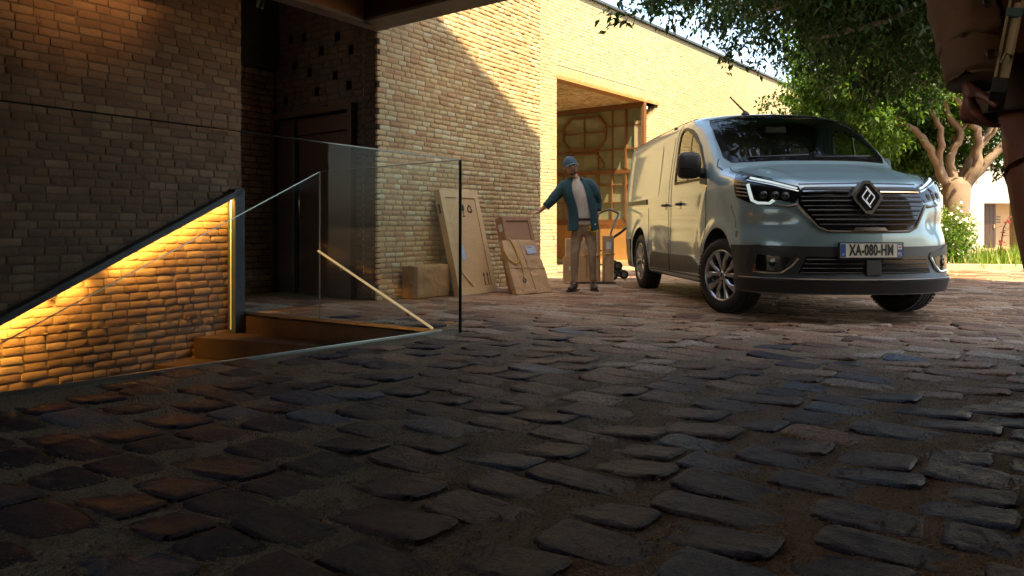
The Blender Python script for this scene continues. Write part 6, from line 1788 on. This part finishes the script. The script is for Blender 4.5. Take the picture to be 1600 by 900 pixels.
def hand(name, wrist, d, palm, side, L, m, parent, curl=0.5, spread=.12, thumb=1):
    """palm and five separate bent fingers. d = direction of the fingers, palm = palm normal, side = towards the thumb"""
    d = Vector(d).normalized(); palm = Vector(palm); palm = (palm - d * palm.dot(d)).normalized(); side = Vector(side); side = (side - d * side.dot(d) - palm * side.dot(palm)).normalized()
    s = L / .185; w = Vector(wrist)
    verts = [w - d * .03 * s, w + d * .02 * s, w + d * .055 * s]; rad = [(.024 * s, .019 * s), (.034 * s, .016 * s), (.040 * s, .014 * s)]; edges = [(0, 1), (1, 2)]
    root_pts = 2
    for k, (off, fl, r0) in enumerate(((.030, .070, .0090), (.010, .079, .0095), (-.011, .073, .0090), (-.030, .057, .0080))):
        base = w + d * .088 * s + side * off * s
        i0 = len(verts); verts.append(base); rad.append(r0 * s * 1.15); edges.append((root_pts, i0))
        dr = (d + side * off * spread * 12).normalized(); p = base; ang_ = curl * (.7 + .12 * k)
        for j, f in enumerate((.45, .31, .24)):
            dr = (dr * math.cos(ang_) + palm * math.sin(ang_)).normalized(); p = p + dr * fl * f * s
            verts.append(p); rad.append(r0 * s * (1 - .12 * (j + 1))); edges.append((len(verts) - 2, len(verts) - 1))
    i0 = len(verts); verts.append(w + d * .030 * s + side * .034 * s + palm * .006 * s); rad.append(.0125 * s); edges.append((1, i0))
    dr = (d * .65 + side * .75 + palm * .30 * thumb).normalized(); p = verts[-1]
    for j, f in enumerate((.034, .028)):
        p = p + dr * f * s; verts.append(p); rad.append(.0105 * s * (1 - .12 * j)); edges.append((len(verts) - 2, len(verts) - 1)); dr = (dr * .8 + d * .35 + palm * .25 * thumb).normalized()
    return skin_obj(name, verts, edges, rad, m, parent, 2, 0)

def man():
    ox, oy = .894, 10.2
    def p(dx, z, y=0.0): return Vector((ox + dx, oy + y, z))
    r = empty('person', (ox, oy, 0), 0, 'man in blue cap, teal overshirt and khaki trousers resting a hand on a crate', 'person')
    # continuous body under the clothes
    names = dict(pel=(0, .84, .01), sp=(-.02, 1.02, .01), ch=(-.06, 1.22, .0), nb=(-.115, 1.375, .0), hd=(-.16, 1.45, .0),
                 ls=(-.245, 1.315, .0), le=(-.405, 1.10, .0), lw=(-.575, .965, .02), rs=(.045, 1.325, .0), re=(.145, 1.085, .03), rw=(.125, .845, -.03),
                 lh=(-.085, .80, .01), lk=(-.125, .45, -.03), la=(-.125, .085, .0), rh=(.075, .80, .01), rk=(.085, .45, -.02), ra=(.105, .085, .05))
    ks = list(names); V = [p(names[k][0], names[k][1], names[k][2]) for k in ks]; I = {k: i for i, k in enumerate(ks)}
    E = [(I[a], I[b]) for a, b in (('pel', 'sp'), ('sp', 'ch'), ('ch', 'nb'), ('nb', 'hd'), ('ch', 'ls'), ('ls', 'le'), ('le', 'lw'), ('ch', 'rs'), ('rs', 're'), ('re', 'rw'), ('pel', 'lh'), ('lh', 'lk'), ('lk', 'la'), ('pel', 'rh'), ('rh', 'rk'), ('rk', 'ra'))]
    Rd = dict(pel=.10, sp=.095, ch=.11, nb=.050, hd=.050, ls=.055, le=.036, lw=.024, rs=.055, re=.036, rw=.024, lh=.08, lk=.05, la=.035, rh=.08, rk=.05, ra=.035)
    body = skin_obj('body', V, E, [Rd[k] for k in ks], M['skin'], r, 2, 0)
    hc = p(-.175, 1.528, -.02)
    hu = Vector((-.30, -.02, 1)); hf = Vector((.08, -1, -.06))
    hd, rt, hup, hfw = head('head', hc, .120, hu, hf, r, M['skin'])
    # beard and short hair
    def cap_part(name, lo, hi, f0, f1, sc, m, parent):
        bb = B(); V = []; F = []; nu = 26; nv = 8
        for j in range(nv + 1):
            z = lo + (hi - lo) * j / nv; ph = math.asin(max(-1, min(1, z)))
            for i in range(nu + 1):
                t = math.radians(f0 + (f1 - f0) * i / nu); x = math.cos(ph) * math.sin(t); y = math.cos(ph) * math.cos(t); X = x * .70; Y = y * .84
                if z < 0: k = 1 + .30 * z * (1 if y > 0 else .7); X *= k; Y *= (1 + .10 * z) if y > 0 else (1 + .35 * z)
                V.append(hc + rt * X * .120 * sc + hfw * Y * .120 * sc + hup * z * .120 * sc)
        for j in range(nv):
            for i in range(nu): o_ = j * (nu + 1) + i; F.append((o_, o_ + 1, o_ + nu + 2, o_ + nu + 1))
        bb.add(V, F); return bb.obj(name, m, parent, smooth=True)
    cap_part('hair', -.35, .30, 75, 285, 1.045, M['hair'], hd)
    cap_part('beard', -.93, -.66, -70, 70, 1.035, mat('stubble', (0.14, 0.085, 0.06), .8), hd)
    # cap: crown and peak
    c = empty('cap', hc + hup * .05, 0); 
    bpy.data.objects.remove(c)
    crown_ = cap_part('cap', .16, .995, 0, 360, 1.07, M['cap_cloth'], r)
    bb = B(); V = []; F = []
    for i in range(13):
        t = math.radians(-62 + 124 * i / 12); b0 = hc + hup * .0275 + rt * math.sin(t) * .080 + hfw * math.cos(t) * .094; o1 = b0 + hfw * .072 * math.cos(t * .9) + rt * .012 * math.sin(t) - hup * (.012 + .010 * abs(math.sin(t)))
        V += [b0, o1, o1 - hup * .004, b0 - hup * .004]
    for i in range(12):
        for k in range(4): F.append((i * 4 + k, i * 4 + (k + 1) % 4, (i + 1) * 4 + (k + 1) % 4, (i + 1) * 4 + k))
    bb.add(V, F); bb.obj('peak', M['cap_cloth'], crown_, smooth=True, auto=40)
    # t-shirt
    yaw = .10
    torso_shell('t_shirt', [(p(-.02, .80), .150, .105, yaw), (p(-.02, .92), .148, .105, yaw), (p(-.04, 1.06), .150, .108, yaw), (p(-.07, 1.20), .165, .115, yaw), (p(-.10, 1.30), .150, .095, yaw), (p(-.115, 1.36), .085, .070, yaw), (p(-.118, 1.375), .062, .060, yaw)], M['cream_cloth'], r, amp=.006)
    # overshirt, open down the front
    torso_shell('overshirt', [(p(-.025, .735), .195, .135, yaw), (p(-.02, .80), .192, .135, yaw), (p(-.02, .92), .182, .130, yaw), (p(-.045, 1.06), .186, .130, yaw), (p(-.085, 1.20), .205, .135, yaw), (p(-.10, 1.29), .205, .118, yaw), (p(-.105, 1.335), .165, .095, yaw), (p(-.11, 1.36), .110, .084, yaw), (p(-.115, 1.375), .085, .075, yaw)], M['teal_cloth'], r, -72, 248, 44, .009, 5, .005, 10)
    torso_shell('collar', [(p(-.115, 1.36), .090, .078, yaw), (p(-.118, 1.40), .082, .074, yaw), (p(-.116, 1.385), .098, .088, yaw), (p(-.114, 1.355), .112, .098, yaw)], M['teal_cloth'], r, -58, 234, 30, .003, 2, .003)
    cloth_tube('sleeve', [p(-.150, 1.315), p(-.245, 1.285), p(-.325, 1.20), p(-.405, 1.11, -.005), p(-.47, 1.045)], [.060, .078, .068, .058, .052], M['teal_cloth'], r, amp=.009, seed=2)
    cloth_tube('cuff', [p(-.452, 1.062), p(-.485, 1.030)], [.053, .051], M['teal_cloth'], r, amp=.003, seed=4, rings=3)
    cloth_tube('sleeve', [p(-.06, 1.325), p(.045, 1.295), p(.115, 1.20), p(.150, 1.09, .03), p(.148, 1.01, .01)], [.060, .080, .072, .060, .055], M['teal_cloth'], r, amp=.009, seed=8)
    cloth_tube('cuff', [p(.149, 1.03, .012), p(.145, .985, .002)], [.057, .055], M['teal_cloth'], r, amp=.003, seed=5, rings=3)
    # trousers in one piece
    tv = [p(-.01, .83, .01), p(-.085, .74, .005), p(-.112, .60, -.01), p(-.128, .44, -.035), p(-.130, .26, -.01), p(-.128, .095, .005), p(.065, .74, .005), p(.078, .60, -.01), p(.086, .44, -.025), p(.098, .26, .01), p(.105, .095, .045), p(-.015, .90, .01)]
    tr = skin_obj('trousers', tv, [(0, 1), (1, 2), (2, 3), (3, 4), (4, 5), (0, 6), (6, 7), (7, 8), (8, 9), (9, 10), (0, 11)], [(.120, .100), .088, .072, .058, .050, .044, .088, .072, .056, .049, .043, (.125, .10)], M['khaki_cloth'], r, 3, 0)
    wrinkle(tr, .007, 18, 3, .8)
    bb = B(); 
    torso_shell('belt', [(p(-.015, .862), .142, .112, yaw), (p(-.015, .892), .142, .112, yaw)], M['boot'], r, amp=.001)
    # boots
    for dx, dy, yawf in ((-.128, .0, -.45), (.108, .045, .05)):
        f = Vector((math.sin(yawf), -math.cos(yawf), 0)); s_ = Vector((f.y, -f.x, 0)); b0 = p(dx, 0, dy)
        o = skin_obj('boot', [b0 + UP * .13, b0 + UP * .07, b0 + f * .04 + UP * .050, b0 + f * .11 + UP * .040, b0 + f * .17 + UP * .033, b0 - f * .045 + UP * .045], [(0, 1), (1, 2), (2, 3), (3, 4), (1, 5)], [.044, .046, (.046, .042), (.048, .034), (.036, .028), .038], M['boot'], r, 2, 1)
        bb = B(); pl_ = [(-.082, -.034), (-.085, .034), (-.02, .038), (.08, .050), (.16, .046), (.205, .02), (.205, -.02), (.16, -.046), (.08, -.046), (-.02, -.036)]
        bb.prism(pl_, b0 + UP * .001, f, s_, UP, .018); bb.obj('sole', mat('sole', (0.02, 0.017, 0.015), .7), o)
    # hands
    lw = p(-.575, .965, .02); hand('hand', lw, Vector((-.085, .03, -.012)), Vector((0, .1, -1)), Vector((.1, -1, .1)), .150, M['skin'], r, .22, .10, .4)
    rw = p(.125, .845, -.03); hand('hand', rw, Vector((-.01, -.03, -.1)), Vector((-1, -.25, 0)), Vector((0, -1, -.1)), .150, M['skin'], r, .95, .05, 1)
    g = empty('gloves', p(.10, .74, -.05), 0, 'yellow work strap and gloves bunched in the man\'s lowered hand', 'gloves')
    rr = random.Random(2)
    for k in range(3):
        ring = [p(.095 + .052 * math.cos(2 * math.pi * q / 14) - .015 * k, .745 + .028 * math.sin(2 * math.pi * q / 14) + .010 * k, -.075 + .03 * math.sin(4 * math.pi * q / 14 + k)) for q in range(15)]
        bb = B(); bb.tube(ring, .0085, 7, cap=False); bb.obj('strap_coil', M['yellow_cord'], g, smooth=True)
    o = skin_obj('glove', [p(.11, .765, -.06), p(.105, .72, -.07), p(.12, .685, -.07), p(.09, .69, -.075), p(.135, .70, -.06)], [(0, 1), (1, 2), (1, 3), (1, 4)], [.026, .026, .013, .013, .012], M['yellow_cord'], g, 2, 1)
man()

# ---------------------------------------------------------------- person close to the lens at the right edge
def near_person():
    Y = 1.35
    r = empty('person', (1.02, 1.45, 0), 0, 'person in brown jacket and rust trousers at the right edge, holding a notebook', 'person')
    B_ = M['brown_cloth']
    def q(u, v, dy=0.0): return Vector(((u - 800) / 1300 * Y, Y + dy, EYE + (HOR - v) / 1300 * Y))
    # body (one surface), mostly above and beside the frame
    P = dict(pel=(1.02, 1.50, .98), sp=(1.02, 1.52, 1.16), ch=(1.02, 1.53, 1.36), nb=(1.02, 1.50, 1.53), hd=(1.02, 1.47, 1.60), ls=(.87, 1.53, 1.44), le=(.775, 1.46, 1.20), lw=(.755, 1.37, 1.03),
             rs=(1.20, 1.53, 1.44), re=(1.30, 1.52, 1.18), rw=(1.30, 1.42, .95), lh=(.955, 1.48, .92), lk=(1.01, 1.46, .50), la=(1.03, 1.50, .08), rh=(1.11, 1.50, .92), rk=(1.14, 1.50, .50), ra=(1.15, 1.56, .08))
    ks = list(P); I = {k: i for i, k in enumerate(ks)}
    E = [(I[a], I[b]) for a, b in (('pel', 'sp'), ('sp', 'ch'), ('ch', 'nb'), ('nb', 'hd'), ('ch', 'ls'), ('ls', 'le'), ('le', 'lw'), ('ch', 'rs'), ('rs', 're'), ('re', 'rw'), ('pel', 'lh'), ('lh', 'lk'), ('lk', 'la'), ('pel', 'rh'), ('rh', 'rk'), ('rk', 'ra'))]
    Rd = dict(pel=.10, sp=.10, ch=.12, nb=.055, hd=.05, ls=.055, le=.04, lw=.028, rs=.055, re=.04, rw=.028, lh=.085, lk=.055, la=.04, rh=.085, rk=.055, ra=.04)
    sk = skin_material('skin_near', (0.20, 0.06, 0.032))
    skin_obj('body', [P[k] for k in ks], E, [Rd[k] for k in ks], sk, r, 2, 0)
    hd, rt, hup, hfw = head('head', Vector((1.02, 1.46, 1.70)), .115, UP, Vector((-.3, -1, 0)), r, sk)
    # jacket
    torso_shell('jacket', [((1.03, 1.49, .985), .205, .135, .1), ((1.03, 1.50, 1.05), .205, .140, .1), ((1.02, 1.51, 1.2), .200, .140, .1), ((1.02, 1.52, 1.35), .215, .145, .1), ((1.02, 1.53, 1.45), .205, .13, .1), ((1.02, 1.52, 1.51), .13, .10, .1), ((1.02, 1.51, 1.55), .08, .08, .1)], B_, r, amp=.010, seed=3, fr=9, n=48)
    # sleeve with bent elbow folds, cuff, button
    s = cloth_tube('sleeve', [(.875, 1.53, 1.44), (.805, 1.50, 1.30), (.768, 1.43, 1.18), (.756, 1.37, 1.075)], [.078, .064, .053, .046], B_, r, 36, .010, 22, 6, rings=12, zs=1.6)
    cf = cloth_tube('cuff', [(.756, 1.372, 1.085), (.754, 1.355, 1.024)], [.0480, .0430], B_, r, 36, .0025, 18, 7, rings=6)
    bb = B(); nb = Vector((-.05, -1, .1)).normalized(); c = q(1517, 96, -.055)
    bb.lathe(c, nb, [(0, .004), (.0055, .004), (.0075, .0055), (.009, .0035), (.009, 0)], 18); bb.obj('button', M['boot'], cf, smooth=True, auto=40)
    bb = B(); c = q(1512, 18, -.055); bb.lathe(c, nb, [(0, .004), (.0055, .004), (.0075, .0055), (.009, .0035), (.009, 0)], 18); bb.obj('button', M['boot'], s, smooth=True, auto=40)
    cloth_tube('sleeve', [(1.12, 1.53, 1.455), (1.20, 1.53, 1.42), (1.265, 1.53, 1.30), (1.30, 1.52, 1.18), (1.30, 1.44, .99)], [.055, .078, .064, .056, .046], B_, r, 30, .010, 22, 9, rings=8, zs=1.6)
    hand('hand', Vector((1.30, 1.425, .96)), Vector((0, -.1, -1)), Vector((-1, 0, 0)), Vector((0, -1, 0)), .15, sk, r, .35, .05, .6)
    torso_shell('collar', [((1.02, 1.51, 1.53), .092, .085, .1), ((1.02, 1.51, 1.585), .078, .076, .1), ((1.02, 1.51, 1.56), .098, .094, .1), ((1.02, 1.51, 1.52), .115, .11, .1)], B_, r, -60, 240, 30, .003, 2, .003)
    hb = B(); V = []; F = []; hcn = Vector((1.02, 1.46, 1.70))
    for j in range(9):
        zz = -.30 + 1.29 * j / 8; ph = math.asin(zz)
        for i in range(31):
            t = math.radians(i * 12); front = math.cos(t) > .35 and zz < .45
            k = (.98 if front else 1.09); V.append(hcn + (rt * math.cos(ph) * math.sin(t) * .70 + hfw * math.cos(ph) * math.cos(t) * .84 + hup * zz) * .115 * k)
    for j in range(8):
        for i in range(30): F.append((j * 31 + i, j * 31 + i + 1, (j + 1) * 31 + i + 1, (j + 1) * 31 + i))
    hb.add(V, F); hb.obj('hair', M['hair'], hd, smooth=True)
    # hand closed round the notebook
    hand('hand', Vector((.752, 1.372, 1.022)), Vector((.06, -.05, -1)), Vector((1, .15, .05)), Vector((-.1, -1, 0)), .112, sk, r, 1.25, .03, .8)
    # trousers
    tv = [(1.02, 1.50, 1.00), (.985, 1.46, .90), (1.025, 1.46, .70), (1.045, 1.46, .48), (1.05, 1.49, .28), (1.05, 1.50, .07), (1.10, 1.50, .88), (1.125, 1.50, .68), (1.14, 1.50, .48), (1.15, 1.54, .28), (1.155, 1.56, .07), (1.02, 1.50, 1.08)]
    tr = skin_obj('trousers', tv, [(0, 1), (1, 2), (2, 3), (3, 4), (4, 5), (0, 6), (6, 7), (7, 8), (8, 9), (9, 10), (0, 11)], [(.15, .12), .118, .098, .082, .076, .072, .115, .098, .082, .076, .072, (.15, .12)], M['rust_cloth'], r, 3, 0)
    wrinkle(tr, .006, 20, 1, .8)
    for x, y in ((1.04, 1.49), (1.155, 1.55)):
        skin_obj('shoe', [Vector((x, y, .10)), Vector((x, y - .01, .055)), Vector((x - .01, y - .10, .045)), Vector((x - .015, y - .17, .038)), Vector((x, y + .05, .045))], [(0, 1), (1, 2), (2, 3), (1, 4)], [.045, .05, .05, .036, .04], M['boot'], r, 2, 1)
    # notebook
    g = empty('notebook', q(1545, 85), 0, 'slim tan notebook with a dark elastic band and clip held in the near person\'s hand', 'notebook')
    a = q(1557, 14, -.055); b = q(1526, 150, -.062); u = (a - b).normalized(); dp = Vector((.56, 1, .0)); dp = (dp - u * dp.dot(u)).normalized(); n = u.cross(dp)
    L = (a - b).length; c = (a + b) / 2 + dp * .05
    cov = cloth_material('notebook_cover', (0.34, 0.25, 0.12), .6, 300); pg = mat('paper_pages', (0.42, 0.34, 0.20), .8)
    for s_, nm in ((-1, 'cover'), (1, 'cover')):
        bb = B(); bb.box(c + n * s_ * .0085, (L / 2, .055, .0022), (u, dp, n), .0008); bb.obj(nm, cov, g)
    bb = B(); bb.box(c + dp * .002, (L / 2 - .004, .051, .0062), (u, dp, n)); bb.obj('pages', pg, g)
    bb = B(); bb.box(b + u * .006 + dp * .05, (.012, .057, .0115), (u, dp, n), .002); bb.obj('dark_corner', M['ink'], g)
    bb = B(); bb.box(a - u * .022 + dp * .05, (.007, .0565, .0112), (u, dp, n), .001); bb.obj('elastic_band', mat('band_teal', (0.05, 0.11, 0.10), .6), g)
    bb = B(); bb.tube([b + u * .040 - dp * .008 + n * .004, b + u * .055 - dp * .012 + n * .0, b + u * .050 - dp * .008 - n * .008], .0028, 7); bb.obj('ribbon', cov, g, smooth=True)
near_person()

downlight((-0.4, 0.5, 3.1), 'unseen spotlight added above the picture to brighten the near person', 4, (0.50, 0.30, -0.75), 1.2)  # lamp and fixture added to lift the dark near person
